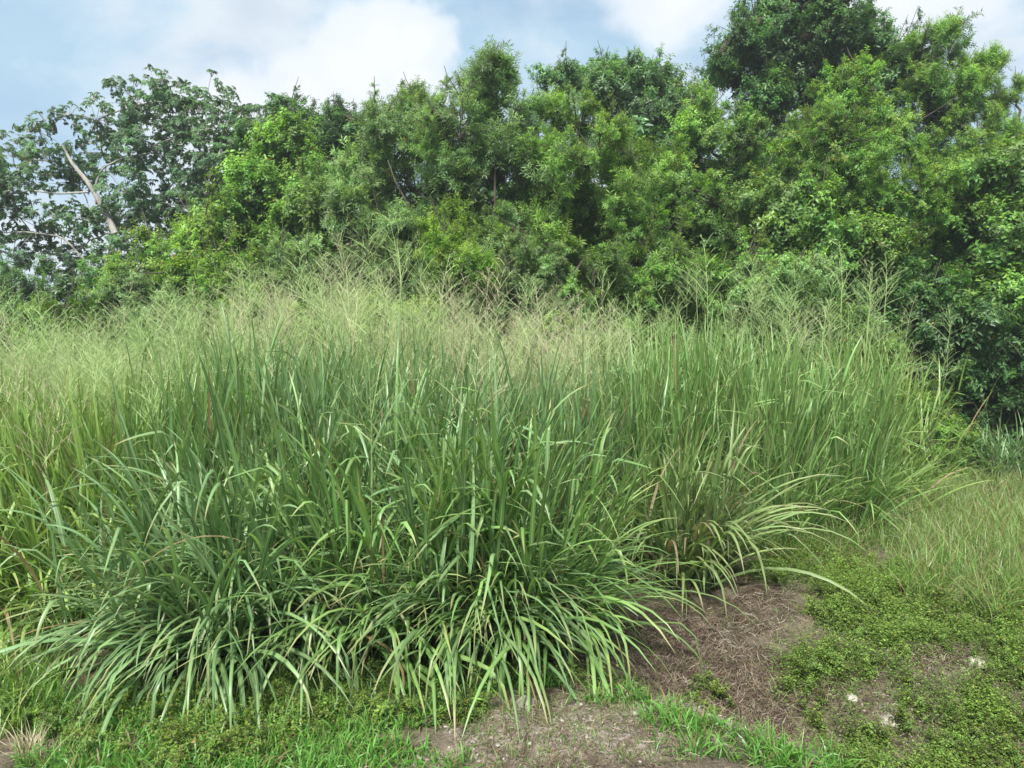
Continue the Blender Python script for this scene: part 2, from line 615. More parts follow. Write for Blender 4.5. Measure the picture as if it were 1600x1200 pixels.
def make_tree(name, label, cat, kind, mat, base, split, blobs, depth, bark=None, trunk_r=0.07, dens=1.0, seed=0, group=None,
              scale=1.0, depth_spread=0.7, fresh=0.0, fork=True, trunks=None, limb_r=None, extra=None, shoots=2, loose=0.60):
    plume = kind in ("narrow", "fine")
    """base (px, Y) foot on the ground; split (px,py) where the crown limbs start; blobs (px,py,r_px[,dY])"""
    r = np.random.default_rng(seed + 1000)
    bark = bark or M_BARK
    bx, by = (base[0] - 800) / 1200.0 * base[1], base[1]
    bz = float(height(bx, by)) - 0.05
    root = thing(name, label, cat, (bx, by, bz), group)
    O = np.array([bx, by, bz])
    wood, leaf = Buf(), Buf()
    sp = at(split[0], split[1], depth) if split is not None else O + [0, 0, 0.3]
    starts = [O] if not trunks else [O + np.array([dx, dy, 0]) for dx, dy in trunks]
    for k, s0 in enumerate(starts):
        s1 = sp + (r.normal(0, 0.15, 3) if k else 0)
        P = bend(s0[None] - O, s1[None] - O, r, 10, 0.05, 0.03)
        V, F, A = tubes(P, np.linspace(trunk_r, trunk_r * 0.6, 10)[None], 8)
        wood.add(V, None, F, A)
    C_all, D_all, S_all, T_all, Fr_all = [], [], [], [], []
    nodes = [sp]
    bl = []
    for b in blobs:
        dy = b[3] if len(b) > 3 else r.uniform(-1, 1) * depth_spread
        Y = depth + dy
        bl.append((at(b[0], b[1], Y), b[2] / 1200.0 * Y))
    order = sorted(range(len(bl)), key=lambda i: np.linalg.norm(bl[i][0] - sp))
    for i in order:
        c, rad = bl[i]
        nd_ = min(nodes, key=lambda q: np.linalg.norm(q - c) + 0.9 * max(0, q[2] - c[2]))
        dist = np.linalg.norm(nd_ - c)
        r0 = (limb_r or trunk_r * 0.55) * min(1.0, 0.35 + rad)
        P = bend(nd_[None] - O, c[None] - O, r, 8, 0.10, 0.04)
        V, F, A = tubes(P, np.linspace(r0, r0 * 0.45, 8)[None], 6)
        wood.add(V, None, F, A)
        nodes.append(c)
        for q in range(shoots):                       # leading shoots that stand out of the crown
            if rad < 0.2 or r.random() < 0.35:
                continue
            st_ = c + np.array([r.normal(0, 0.5) * rad, r.normal(0, 0.5) * rad, rad * r.uniform(0.45, 0.8)])
            dv_ = unit(np.array([r.normal(0, 0.35), r.normal(0, 0.35), 1.0]))
            ln_ = r.uniform(0.2, 0.75) * min(1.0, 0.3 + rad)
            k_ = 5
            tt_ = np.linspace(0, 1, k_)
            C_all.append(st_ + dv_ * (ln_ * tt_)[:, None] + r.normal(0, 0.03, (k_, 3)))
            D_all.append(unit(dv_ + r.normal(0, 0.45, (k_, 3))))
            S_all.append(np.linspace(0.85, 0.4, k_) * scale * min(1.0, max(0.5, rad / 0.5)))
            T_all.append(np.full(k_, r.random()))
            Fr_all.append(fresh + 0.1 + 0.15 * tt_)
            P = bend(c[None] - O, (st_ + dv_ * ln_)[None] - O, r, 5, 0.0, 0.03)
            V, F, A = tubes(P, np.linspace(0.012, 0.004, 5)[None], 4)
            wood.add(V, None, F, A)
        # sub-lumps so that the outline is uneven
        ns = max(3, int(8 * (rad / 0.6) ** 1.4))
        dirs = unit(r.normal(0, 1, (ns, 3)) * [1, 1, 0.8] + [0, 0, 0.15])
        lump = c + dirs * rad * r.uniform(0.25, 0.98, (ns, 1))
        P = bend(np.repeat(c[None] - O, ns, 0), lump - O, r, 5, 0.1, 0.05)
        V, F, A = tubes(P, np.linspace(r0 * 0.4, r0 * 0.2, 5)[None].repeat(ns, 0), 4)
        wood.add(V, None, F, A)
        per = max(3, int(dens * 13 * max(rad, 0.35) / 0.6 / scale ** 1.6))
        lr = rad * loose
        fit = min(1.0, max(0.72, rad / 0.45))
        no = max(2, int(3 + 5 * rad))                 # loose sprays that break the outline
        d = unit(r.normal(0, 1, (no, 3)) + [0, 0, 0.5])
        pos = c + d * rad * r.uniform(0.9, 1.35, (no, 1))
        C_all.append(pos)
        V, F, A = tubes(bend(np.repeat(c[None] - O, no, 0), pos - O, r, 4, 0.05, 0.04), np.linspace(0.008, 0.004, 4)[None].repeat(no, 0), 3)
        wood.add(V, None, F, A)
        D_all.append(unit(d + [0, 0, 0.6]))
        S_all.append(r.uniform(0.6, 1.1, no) * scale * fit)
        T_all.append(r.random(no))
        Fr_all.append(fresh + r.normal(0.12, 0.1, no))
        for q in range(ns):
            d = unit(r.normal(0, 1, (per, 3)) + [0, 0, 0.25])
            pos = lump[q] + d * lr * (r.uniform(0.1, 1, (per, 1)) ** 0.6) * [1, 1, 0.75]
            tint = r.random()
            if plume and q % 4:
                # an upright feathery shoot instead of a rounded lump
                k_ = max(5, int(per * 0.8))
                ow = unit(lump[q] - c)
                ax_ = unit(ow * [0.55, 0.55, 0.25] + [0, 0, 0.9] + r.normal(0, 0.15, 3))
                ln_ = r.uniform(0.5, 1.05) * min(1.0, 0.35 + rad) * max(scale, 0.7)
                u_ = r.random((k_, 1))
                pos = lump[q] - ax_ * ln_ * 0.45 + ax_ * ln_ * u_ - np.array([0, 0, 0.12]) * u_ ** 2 * np.hypot(ax_[0], ax_[1]) + r.normal(0, 0.10, (k_, 3)) * (1.15 - u_)
                outw = unit(pos - c)
                C_all.append(pos)
                D_all.append(unit(ax_ * 0.9 + r.normal(0, 0.42, (k_, 3))))
                S_all.append(r.uniform(0.65, 1.1, k_) * (1.1 - 0.45 * u_[:, 0]) * scale)
                T_all.append(np.clip(tint + r.normal(0, 0.12, k_), 0, 1))
                Fr_all.append(fresh + 0.30 * (tint - 0.5) + 0.12 * outw[:, 2] + 0.2 * (u_[:, 0] - 0.4) + r.normal(0, 0.06, k_))
                P = bend((lump[q] - ax_ * ln_ * 0.5 - O)[None], (lump[q] + ax_ * ln_ * 0.5 - O)[None], r, 5, 0.0, 0.02)
                V, F, A = tubes(P, np.linspace(0.011, 0.004, 5)[None], 4)
                wood.add(V, None, F, A)
                continue
            C_all.append(pos)
            outw = unit(pos - c)
            D_all.append(unit(outw * 0.8 + d * 0.5 + [0, 0, 0.75] + r.normal(0, 0.25, (per, 3))))
            S_all.append(r.uniform(0.6, 1.3, per) * scale * fit)
            T_all.append(np.clip(tint + r.normal(0, 0.12, per), 0, 1))
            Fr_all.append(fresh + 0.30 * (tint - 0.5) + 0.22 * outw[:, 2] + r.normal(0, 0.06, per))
    C = np.concatenate(C_all); D = np.concatenate(D_all)
    C = C - [0, 0, 0.16 * scale]
    keep = C[:, 2] > 0.05
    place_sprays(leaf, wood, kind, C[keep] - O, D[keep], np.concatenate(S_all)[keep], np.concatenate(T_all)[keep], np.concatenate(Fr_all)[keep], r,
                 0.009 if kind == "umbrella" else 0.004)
    # the wood that ties each spray to its limb
    if extra:
        for path, ra, rb in extra:
            pts = np.array([at(*p) for p in path]) - O
            tt = np.linspace(0, len(pts) - 1, 4 * len(pts))
            P = np.stack([np.interp(tt, range(len(pts)), pts[:, k]) for k in range(3)], 1)
            P[1:-1] = (P[:-2] + P[1:-1] * 2 + P[2:]) / 4
            V, F, A = tubes(P[None], np.linspace(ra, rb, len(P))[None], 8)
            wood.add(V, None, F, A)
    wood.build("trunk", bark, root)
    leaf.build("crown", mat, root, smooth_=False)
    return root


# ------------------------------------------------------------------ ground
LITTER = [(1080, 1020, 150, 75), (1150, 1080, 150, 62), (1270, 1150, 150, 46), (1010, 1060, 90, 50), (1350, 1185, 90, 24), (1180, 970, 60, 30), (1050, 870, 90, 60), (1480, 1030, 60, 16)]
BARE = [(900, 1130, 150, 26), (800, 1160, 150, 30), (960, 1180, 170, 24), (1000, 1135, 70, 18), (720, 1190, 90, 30), (800, 1110, 60, 14), (1200, 1150, 90, 10), (1090, 1115, 70, 8)]
ROCKY = [(1385, 925, 28, 26), (1400, 1030, 30, 14), (1500, 1035, 50, 14), (1390, 1090, 25, 20), (1200, 975, 20, 12), (940, 1140, 60, 12), (1180, 1140, 60, 8)]

f = lambda a, b, n: np.linspace(a, b, n, endpoint=False)
xs = np.concatenate([-np.geomspace(400, 6, 30, endpoint=False), f(-6, -2.5, 60), f(-2.5, 3.5, 300), f(3.5, 8, 70), np.geomspace(8, 400, 30)])
ys = np.concatenate([f(-60, 1.5, 20), f(1.5, 5.5, 200), f(5.5, 12, 90), np.geomspace(12, 600, 36)])
gx, gy = np.meshgrid(xs, ys, indexing="ij")
gz = height(gx, gy)
V = np.stack([gx, gy, gz], -1).reshape(-1, 3)
idx = np.arange(gx.size).reshape(gx.shape)
F = np.stack([idx[:-1, :-1], idx[1:, :-1], idx[1:, 1:], idx[:-1, 1:]], -1).reshape(-1, 4)
dl = gy - lip_y(gx)
rim = 1.6 * smooth(-0.16, -0.10, dl) * (1 - smooth(-0.01, 0.02, dl)) * smooth(0.35, 0.8, gx) * (1 - smooth(1.5, 2.2, gx))
A = np.stack([pmask(gx, gy, LITTER) * smooth(-0.01, 0.03, dl), np.maximum(pmask(gx, gy, BARE), rim / 1.6), np.maximum(pmask(gx, gy, ROCKY), rim * 0.35)], -1).reshape(-1, 3)
m, t = new_mat("ground_soil")
lx, ba, rk = attr_v(t)
geo = N(t, "ShaderNodeNewGeometry")
na = N(t, "ShaderNodeTexNoise", i_Scale=9.0, i_Detail=8.0, i_Roughness=0.7)
nb = N(t, "ShaderNodeTexNoise", i_Scale=70.0, i_Detail=5.0, i_Roughness=0.7)
nv = N(t, "ShaderNodeTexVoronoi", i_Scale=55.0)
for q in (na, nb, nv):
    t.links.new(geo.outputs["Position"], q.inputs["Vector"])
c_soil = ramp(t, [(0.35, (0.085, 0.068, 0.045)), (0.62, (0.20, 0.165, 0.12))]); t.links.new(na.outputs["Fac"], c_soil.inputs[0])
c_lit = ramp(t, [(0.35, (0.045, 0.033, 0.023)), (0.52, (0.095, 0.070, 0.050)), (0.68, (0.18, 0.13, 0.10))]); t.links.new(nb.outputs["Fac"], c_lit.inputs[0])
c_bare = ramp(t, [(0.36, (0.12, 0.085, 0.06)), (0.50, (0.24, 0.19, 0.15)), (0.60, (0.45, 0.41, 0.35))]); t.links.new(math_(t, "ADD", math_(t, "MULTIPLY", nb.outputs["Fac"], 0.5), math_(t, "MULTIPLY", na.outputs["Fac"], 0.5)), c_bare.inputs[0])
c_rock = ramp(t, [(0.2, (0.34, 0.30, 0.25)), (0.6, (0.20, 0.165, 0.125))]); t.links.new(nv.outputs["Distance"], c_rock.inputs[0])
c = mixc(t, lx, c_soil.outputs[0], c_lit.outputs[0])
c = mixc(t, ba, c, c_bare.outputs[0])
c = mixc(t, rk, c, c_rock.outputs[0])
p = N(t, "ShaderNodeBsdfPrincipled", i_Roughness=0.95)
p.inputs["Specular IOR Level"].default_value = 0.1
t.links.new(c, p.inputs["Base Color"])
bp = N(t, "ShaderNodeBump", i_Strength=0.9, i_Distance=0.02)
t.links.new(math_(t, "ADD", nb.outputs["Fac"], na.outputs["Fac"]), bp.inputs["Height"])
t.links.new(bp.outputs[0], p.inputs["Normal"])
o = N(t, "ShaderNodeOutputMaterial"); t.links.new(p.outputs[0], o.inputs["Surface"])
g = link("ground", mesh_from("ground", V, None, F, A), None, [m])
g["kind"] = "structure"


# ------------------------------------------------------------------ tall grass
def blades(r, B, az, th0, L, W, bendk, pw, kink_s, kink, seg=9, fold=0.3, curl=0.22, twist=0.35):
    n = len(B)
    s = np.linspace(0, 1, seg)
    th = th0[:, None] + bendk[:, None] * s[None] ** pw[:, None] + kink[:, None] * smooth(-0.03, 0.05, s[None] - kink_s[:, None])
    th = np.minimum(th, 3.0)
    a = az[:, None] + curl * r.normal(0, 1, n)[:, None] * s[None]
    T = np.stack([np.sin(th) * np.cos(a), np.sin(th) * np.sin(a), np.cos(th)], -1)
    P = np.zeros((n, seg, 3))
    P[:, 1:] = np.cumsum((T[:, 1:] + T[:, :-1]) / 2 * (L / (seg - 1))[:, None, None], 1)
    P += B[:, None]
    side = np.stack([-np.sin(a), np.cos(a), np.zeros_like(a)], -1)
    nrm = np.cross(side, T)
    tw = (r.normal(0, twist, n))[:, None] + (r.normal(0, twist, n))[:, None] * s[None]
    sd = side * np.cos(tw)[..., None] + nrm * np.sin(tw)[..., None]
    nr = np.cross(sd, T)
    prof = np.minimum(1, (s / 0.25 + 0.45)) * np.clip(1 - s, 0, 1) ** 0.55
    prof[-1] = 0.03
    Wd = W[:, None] * prof[None]
    A = np.zeros((n, seg, 2))
    A[..., 0] = r.random(n)[:, None]
    A[..., 1] = s[None]
    return ribbons(P, sd, Wd, A, fold if fold else None, nr if fold else None)


def panicle(r):
    """open flower head about 0.35 m tall, +Z, of hair-thin branches with grains"""
    P, Sd, W = [], [], []
    H = r.uniform(0.26, 0.4)
    g = []
    lean = r.normal(0, 0.12, 2)

    def ax(q):
        return np.array([lean[0] * q * q * H, lean[1] * q * q * H, q * H])
    def strip(pts, w):
        pts = np.array(pts)
        d = unit(pts[-1] - pts[0])
        sd = unit(np.cross(d, r.normal(0, 1, 3)))
        P.append(pts); Sd.append(np.repeat(sd[None], len(pts), 0)); W.append(np.linspace(w, w * 0.45, len(pts)))
    strip([ax(q) for q in (-0.3, 0.2, 0.6, 1)], 0.0016)
    nb_ = r.integers(16, 24)
    for k in range(nb_):
        q = (k / nb_) ** 1.15
        a = k * 2.4 + r.uniform(-0.5, 0.5)
        l = H * (0.75 * (1 - q) + 0.14) * r.uniform(0.7, 1.2)
        el = r.uniform(0.75, 1.15)
        d = np.array([math.cos(a) * math.cos(el), math.sin(a) * math.cos(el), math.sin(el)])
        pts = [ax(q) + d * l * u - np.array([0, 0, 0.25 * l * u * u]) for u in (0, 0.35, 0.7, 1)]
        strip(pts, 0.0013)
        for j in range(r.integers(1, 4)):
            u = r.uniform(0.2, 0.8)
            st = ax(q) + d * l * u - np.array([0, 0, 0.25 * l * u * u])
            d2 = unit(d + r.normal(0, 0.45, 3))
            e = st + d2 * l * 0.35 * r.uniform(0.5, 1)
            strip([st, st * 0.6 + e * 0.4, st * .3 + e * .7, e], 0.0010)
            for v in r.uniform(0.3, 1, 2):
                g.append((st * (1 - v) + e * v, d2))
        for v in r.uniform(0.3, 1.0, 4):
            g.append((ax(q) + d * l * v - np.array([0, 0, 0.25 * l * v * v]), d))
    P, Sd, W = np.array(P), np.array(Sd), np.array(W)
    A = np.zeros((len(P), 4, 2))
    A[..., 1] = 0.2
    V, F, At = ribbons(P, Sd, W, A)
    gp = np.array([q[0] for q in g]); gd = unit(np.array([q[1] for q in g]) + r.normal(0, 0.3, (len(g), 3)))
    Ag = np.zeros((len(g), 3)); Ag[:, 1] = 0.9; Ag[:, 2] = 0.5
    V2, F2, A2 = leaf_quads(gp, gd, unit(r.normal(0, 1, (len(g), 3))), np.full(len(g), 0.0065), np.full(len(g), 0.0014), Ag)
    return V, F, At, V2, F2, A2


PAN = [panicle(np.random.default_rng(300 + i)) for i in range(10)]


def add_panicles(buf, r, C, D, S, rnd):
    which = r.integers(0, len(PAN), len(C))
    M = frames(D, r)
    for w in range(len(PAN)):
        ii = np.nonzero(which == w)[0]
        if not len(ii):
            continue
        V, F, A, V2, F2, A2 = PAN[w]
        MM = M[ii] * S[ii, None, None]
        for (v, f_, a, tri) in ((V, F, A, 0), (V2, F2, A2, 1)):
            X = np.einsum("nij,vj->nvi", MM, v) + C[ii, None]
            at_ = np.repeat(a[None], len(ii), 0).copy()
            at_[..., 0] = rnd[ii, None]
            fs = (f_[None] + (np.arange(len(ii)) * len(v))[:, None, None]).reshape(-1, f_.shape[1])
            buf.add(X.reshape(-1, 3), fs if tri else None, None if tri else fs, at_.reshape(-1, 3))


m_pan, t = new_mat("flower_head")
x, y, z = attr_v(t)
cp = ramp(t, [(0.0, (0.34, 0.48, 0.18)), (0.45, (0.46, 0.56, 0.26)), (0.7, (0.52, 0.50, 0.31)), (1.0, (0.42, 0.33, 0.25))])
t.links.new(x, cp.inputs[0])
leaf_shader(t, cp.outputs[0], 0.6, 0.2, 0.35, (1.1, 1.1, 0.9))

M_BL = {
    "blue": blade_mat("blade_blue", (0.101, 0.208, 0.070), (0.187, 0.315, 0.120), (0.30, 0.40, 0.22)),
    "green": blade_mat("blade_green", (0.112, 0.233, 0.055), (0.197, 0.344, 0.097), (0.30, 0.42, 0.18)),
    "yellow": blade_mat("blade_yellow", (0.149, 0.272, 0.051), (0.250, 0.395, 0.091), (0.34, 0.42, 0.18), dead=0.985),
    "dry": blade_mat("blade_dry", (0.112, 0.210, 0.063), (0.214, 0.304, 0.103), (0.34, 0.38, 0.2), dry=(0.34, 0.30, 0.19), dead=0.93),
    "short": blade_mat("blade_short", (0.075, 0.208, 0.036), (0.159, 0.374, 0.068), (0.2, 0.38, 0.08), dead=0.93, tr=0.4),
    "wispy": blade_mat("blade_wispy", (0.108, 0.216, 0.048), (0.198, 0.334, 0.086), (0.28, 0.34, 0.12), dead=0.78, tr=0.35),
}
M_DEAD, t = new_mat("dead_leaf")
x, y, z = attr_v(t)
cd = ramp(t, [(0.0, (0.13, 0.08, 0.05)), (0.5, (0.26, 0.19, 0.12)), (1.0, (0.42, 0.35, 0.22))])
t.links.new(x, cd.inputs[0])
leaf_shader(t, cd.outputs[0], 0.7, 0.2, 0.2, (1, 0.95, 0.8))
m_culm, t = new_mat("culm")
x, y, z = attr_v(t)
cc = ramp(t, [(0.0, (0.10, 0.15, 0.05)), (0.6, (0.17, 0.23, 0.08)), (1.0, (0.28, 0.23, 0.12))])
t.links.new(x, cc.inputs[0])
leaf_shader(t, cc.outputs[0], 0.5, 0.3, 0.1)


def culms(r, X, Y, H, lean, az, leafbuf, stembuf, lpc=6, L=(0.5, 0.85), W=(0.010, 0.016), fold=0.3, seg=9, arch=1.0, low=0.05, basal=0, kinkp=0.3, up=0.0):
    """grass stems with leaves; returns stem tops and directions"""
    n = len(X)
    Z = height(X, Y)
    s = np.linspace(0, 1, 5)
    th = lean[:, None] * (0.5 + 0.8 * s[None])
    T = np.stack([np.sin(th) * np.cos(az)[:, None], np.sin(th) * np.sin(az)[:, None], np.cos(th)], -1)
    P = np.zeros((n, 5, 3))
    P[:, 1:] = np.cumsum(T[:, 1:] * (H / 4)[:, None, None], 1)
    P += np.stack([X, Y, Z - 0.02], -1)[:, None]
    rr = np.linspace(0.0042, 0.0018, 5)[None] * r.uniform(0.8, 1.2, (n, 1))
    V, F, A = tubes(P, rr, 3, r.random(n))
    stembuf.add(V, None, F, A)
    # leaves alternate up the stem
    ii = np.repeat(np.arange(n), lpc)
    q = np.clip(np.tile(np.linspace(low, 0.92, lpc), n) + r.normal(0, 0.05, n * lpc), 0.01, 0.98)
    k = np.minimum((q * 4).astype(int), 3)
    fr = q * 4 - k
    B = P[ii, k] * (1 - fr[:, None]) + P[ii, k + 1] * fr[:, None]
    m_ = len(ii)
    a0 = az[ii] + np.where(r.random(m_) < 0.80, r.normal(0, 0.55, m_), r.uniform(-3.14, 3.14, m_))
    th0 = r.uniform(0.08, 0.40, m_) + lean[ii] * 0.5
    Ln = r.uniform(L[0], L[1], m_) * (1 - 0.25 * q)
    Wd = r.uniform(W[0], W[1], m_)
    bk = (r.uniform(0.5, 2.3, m_) * arch * (1 - up * q))
    pw = r.uniform(1.1, 2.3, m_)
    kinked = r.random(m_) < kinkp
    ks = np.where(kinked, r.uniform(0.35, 0.8, m_), 2.0)
    kk = np.where(kinked, r.uniform(0.7, 1.7, m_), 0)
    V, F, A = blades(r, B, a0, th0 * (1 - 0.5 * up * q), Ln, Wd, bk, pw, ks, kk, seg, fold)
    leafbuf.add(V, None, F, A)
    if basal:
        m_ = n * basal
        ii = np.repeat(np.arange(n), basal)
        B = P[ii, 0] + r.normal(0, 0.02, (m_, 3)) * [1, 1, 0]
        V, F, A = blades(r, B, az[ii] + r.normal(0, 0.9, m_), r.uniform(0.15, 0.6, m_) + lean[ii] * 0.7, r.uniform(0.65, 1.15, m_) * (L[1] / 0.85), r.uniform(W[0], W[1], m_) * 1.2,
                         r.uniform(0.9, 2.2, m_) * arch, r.uniform(1.1, 2.0, m_), np.where(r.random(m_) < 0.25, r.uniform(0.4, 0.8, m_), 2.0), r.uniform(0.6, 1.4, m_), seg, fold)
        leafbuf.add(V, None, F, A)
    return P[:, -1], T[:, -1]


def grass_clump(label, px, py, rad, n, H, mat, seed, lean=0.35, arch=1.0, heads=0, bias=(0, 0), L=(0.5, 0.85), W=(0.010, 0.016), headH=0.5, basal=2, headr=(0, 0.5), kinkp=0.3, lpc=6):
    r = np.random.default_rng(seed)
    gx_, gy_ = ground_at(px, py)
    root = thing("grass_clump", label, "grass clump", (gx_, gy_, float(height(gx_, gy_))), "tall grass clumps standing along the front of the stand")
    lf, st = Buf(), Buf()
    rr = rad * np.sqrt(r.random(n))
    a = r.uniform(-math.pi, math.pi, n)
    X, Y = gx_ + rr * np.cos(a), gy_ + rr * np.sin(a)
    vx, vy = np.cos(a) * rr / rad + bias[0] + r.normal(0, 0.3, n), np.sin(a) * rr / rad + bias[1] + r.normal(0, 0.3, n)
    az = np.arctan2(vy, vx)
    ln = np.clip(lean * np.hypot(vx, vy) * r.uniform(0.6, 1.3, n), 0.02, 1.0)
    Hs = H * r.uniform(0.65, 1.1, n) * (0.85)
    top, d = culms(r, X, Y, Hs, ln, az, lf, st, lpc, L, W, 0.3, 11, arch, basal=basal, kinkp=kinkp, up=0.6)
    # dead leaves hanging round the foot
    dl_ = Buf()
    m_ = n // 2
    q_ = r.integers(0, n, m_)
    B = np.stack([X[q_], Y[q_], height(X[q_], Y[q_]) + r.uniform(0.03, 0.28, m_)], -1)
    V, F, A = blades(r, B, az[q_] + r.normal(0, 0.6, m_), r.uniform(0.5, 1.5, m_), r.uniform(0.2, 0.5, m_), r.uniform(0.003, 0.008, m_), r.uniform(0.4, 1.6, m_),
                     r.uniform(0.8, 1.6, m_), np.full(m_, 2.0), np.zeros(m_), 7, 0.6, 0.5, 0.9)
    dl_.add(V, None, F, A)
    O = np.array(root.location)
    for b in (lf, st, dl_):
        b.V = [v - O for v in b.V]
    lf.build("leaf_blades", M_BL[mat], root)
    dl_.build("dead_leaves", M_DEAD, root)["label"] = "dry brown leaves hanging at the foot"
    # flowering stalks rise well above the leaves
    if heads:
        pick = r.choice(n, heads, replace=False)
        for i in pick:
            hb = Buf()
            e = top[i] + unit(d[i] + [0, 0, 1.5]) * headH * r.uniform(0.7, 1.15)
            P = bend(top[i][None] - O, e[None] - O, r, 5, 0.02, 0.02)
            V, F, A = tubes(P, np.linspace(0.002, 0.0013, 5)[None], 3, np.array([0.5]))
            hb.add(V, None, F, A)
            add_panicles(hb, r, (e - O)[None], unit(d[i] + [0, 0, 1.2])[None], r.uniform(1.1, 1.6, 1), r.uniform(*headr, 1))
            hb.build("flower_head", m_pan, root)
    st.build("stems", m_culm, root)
    return root


clumps = [
    # label, px, py, rad, n, H, mat, lean, arch, heads, bias, headH
    ("big blue-green grass clump at front left, its long leaves arching to the left", 350, 1022, 0.32, 74, 1.0, "blue", 0.55, 1.25, 0, (-0.3, -0.5), 0.5),
    ("drooping grass clump just right of the big arching one at front left", 455, 998, 0.28, 64, 1.2, "blue", 0.40, 1.0, 0, (-0.1, -0.4), 0.5),
    ("tall grass clump with folded leaves at front centre, left of the bare mound", 610, 1002, 0.30, 70, 1.25, "green", 0.38, 1.0, 1, (-0.1, -0.4), 0.5),
    ("dark green grass clump directly behind the bare earth mound, leaf tips hanging straight down", 740, 1008, 0.28, 70, 1.25, "blue", 0.30, 0.95, 0, (0.0, -0.4), 0.5),
    ("fan of green grass leaves spreading right over the dry litter patch", 818, 1004, 0.28, 72, 1.15, "green", 0.34, 1.0, 1, (0.12, -0.35), 0.5),
    ("ragged grass clump with dead straw leaves at the back edge of the litter patch", 1060, 915, 0.26, 44, 0.85, "dry", 0.22, 0.9, 1, (0.1, -0.4), 0.5),
    ("upright green grass clump directly behind the ragged straw clump", 1015, 878, 0.35, 80, 1.40, "green", 0.14, 0.45, 3, (0, -0.2), 0.5),
    ("tall upright flowering grass clump below the pale grey-green shrub", 1180, 862, 0.38, 84, 1.50, "green", 0.12, 0.42, 6, (0.1, -0.2), 0.55),
    ("tall grass clump with a big feathery flower head against the dark right hand shrub", 1300, 842, 0.36, 76, 1.45, "green", 0.14, 0.45, 7, (0.2, -0.2), 0.65),
    ("rightmost of the upright grass clumps, looser and yellower, leaning right by the creeper mound", 1385, 800, 0.36, 44, 1.25, "yellow", 0.2, 0.6, 3, (0.5, -0.2), 0.55),
    ("yellow-green grass clump at the left edge of the photo behind the arching front clump", 90, 965, 0.42, 60, 0.85, "yellow", 0.45, 1.0, 2, (-0.2, -0.3), 0.4),
    ("small dark upright grass tuft alone at the right edge below the dark shrub", 1575, 752, 0.25, 26, 0.62, "blue", 0.35, 0.7, 0, (0.1, 0), 0.3),
]
for i, (lb, px, py, rad, n, H, mat, lean, arch, hd, bias, hh) in enumerate(clumps):
    far = py < 900
    grass_clump(lb, px, py, rad, n, H, mat, 40 + i, lean, arch, hd, bias, (0.45, 0.88) if not far else (0.45, 0.75), (0.0085, 0.016) if not far else (0.007, 0.0125), hh, 4 if not far else 2, (0.0, 0.45) if px > 1000 else (0.3, 0.9))

# the unbroken mass of tall grass behind the front clumps
FRONT = np.array([ground_at(*p) for p in ((-400, 950), (0, 960), (200, 960), (420, 950), (640, 960), (880, 950), (960, 900), (1080, 860), (1200, 825), (1320, 805), (1420, 785), (1470, 765))])
r = np.random.default_rng(77)
lf, lf2, lf3, st, pn = Buf(), Buf(), Buf(), Buf(), Buf()
Ncand = 12000
Yc = np.sqrt(r.uniform(3.6 ** 2, 9.8 ** 2, Ncand))
Xc = r.uniform(-0.78, 0.62, Ncand) * Yc
ok = (Yc > np.interp(Xc, FRONT[:, 0], FRONT[:, 1])) & (Xc < 0.505 * Yc)
ok &= r.random(Ncand) < np.where(Yc > 7.5, 0.55, 1.0)
Xc, Yc = Xc[ok], Yc[ok]
pxc = 800 + 1200 * Xc / Yc
hh = np.interp(pxc, [-200, 100, 300, 600, 850, 960, 1050, 1350, 1450], [0.95, 0.95, 1.2, 1.3, 1.22, 1.28, 1.42, 1.38, 1.0])
hh *= 1 + 0.25 * (fbm(Xc, Yc, 1.1, 2) - 0.5) * 2
hh = hh * r.uniform(0.7, 1.12, len(Xc))
az = r.uniform(-math.pi, math.pi, len(Xc))
ln = np.abs(r.normal(0.0, 0.16, len(Xc)))
front_d = Yc - np.interp(Xc, FRONT[:, 0], FRONT[:, 1])
az = np.where(front_d < 0.6, -math.pi / 2 + r.normal(0, 0.9, len(Xc)), az)
ln = np.where(front_d < 0.6, ln + 0.12, ln)
cl = fbm(Xc + 40, Yc, 0.9, 2)
yel = (pxc < 230 + 160 * (cl - 0.5)) | (Yc > 8.0)
blue = (~yel) & (cl > 0.48) & (pxc < 980)
grn = ~(yel | blue)
tops = []
for msk, bf in ((blue, lf), (grn, lf2), (yel, lf3)):
    tp, dd = culms(r, Xc[msk], Yc[msk], hh[msk], ln[msk], az[msk], bf, st, 6, (0.42, 0.75), (0.0065, 0.0115), 0.25, 8, 0.5, low=0.12, kinkp=0.12, up=0.75)
    tops.append((tp, dd, pxc[msk], Yc[msk]))
for bf, mt, lb in ((lf, "blue", "dense mass of tall blue-green grass leaves behind the front clumps"),
                   (lf2, "green", "dense mass of tall fresh green grass leaves, mostly in the right half of the stand"),
                   (lf3, "yellow", "paler yellow-green tall grass at the far left and back of the stand")):
    stuff(bf.build("tall_grass", M_BL[mt]), lb, "tall grass")
tp = np.concatenate([q[0] for q in tops]); dd = np.concatenate([q[1] for q in tops])
px_ = np.concatenate([q[2] for q in tops]); Y_ = np.concatenate([q[3] for q in tops])
prob = np.interp(px_, [-100, 300, 900, 980, 1400], [0.32, 0.21, 0.22, 0.07, 0.07]) * np.interp(Y_, [4.5, 5.2, 6.5], [0.0, 0.6, 1.0])
sel = r.random(len(tp)) < prob
tp, dd, px_, Y_ = tp[sel], dd[sel], px_[sel], Y_[sel]
e = tp + unit(dd + [0, 0, 1.3] + r.normal(0, 0.12, tp.shape)) * (r.uniform(0.06, 0.5, len(tp)) * np.interp(px_, [200, 450, 650, 900], [1, 1.35, 1.35, 1.0]))[:, None]
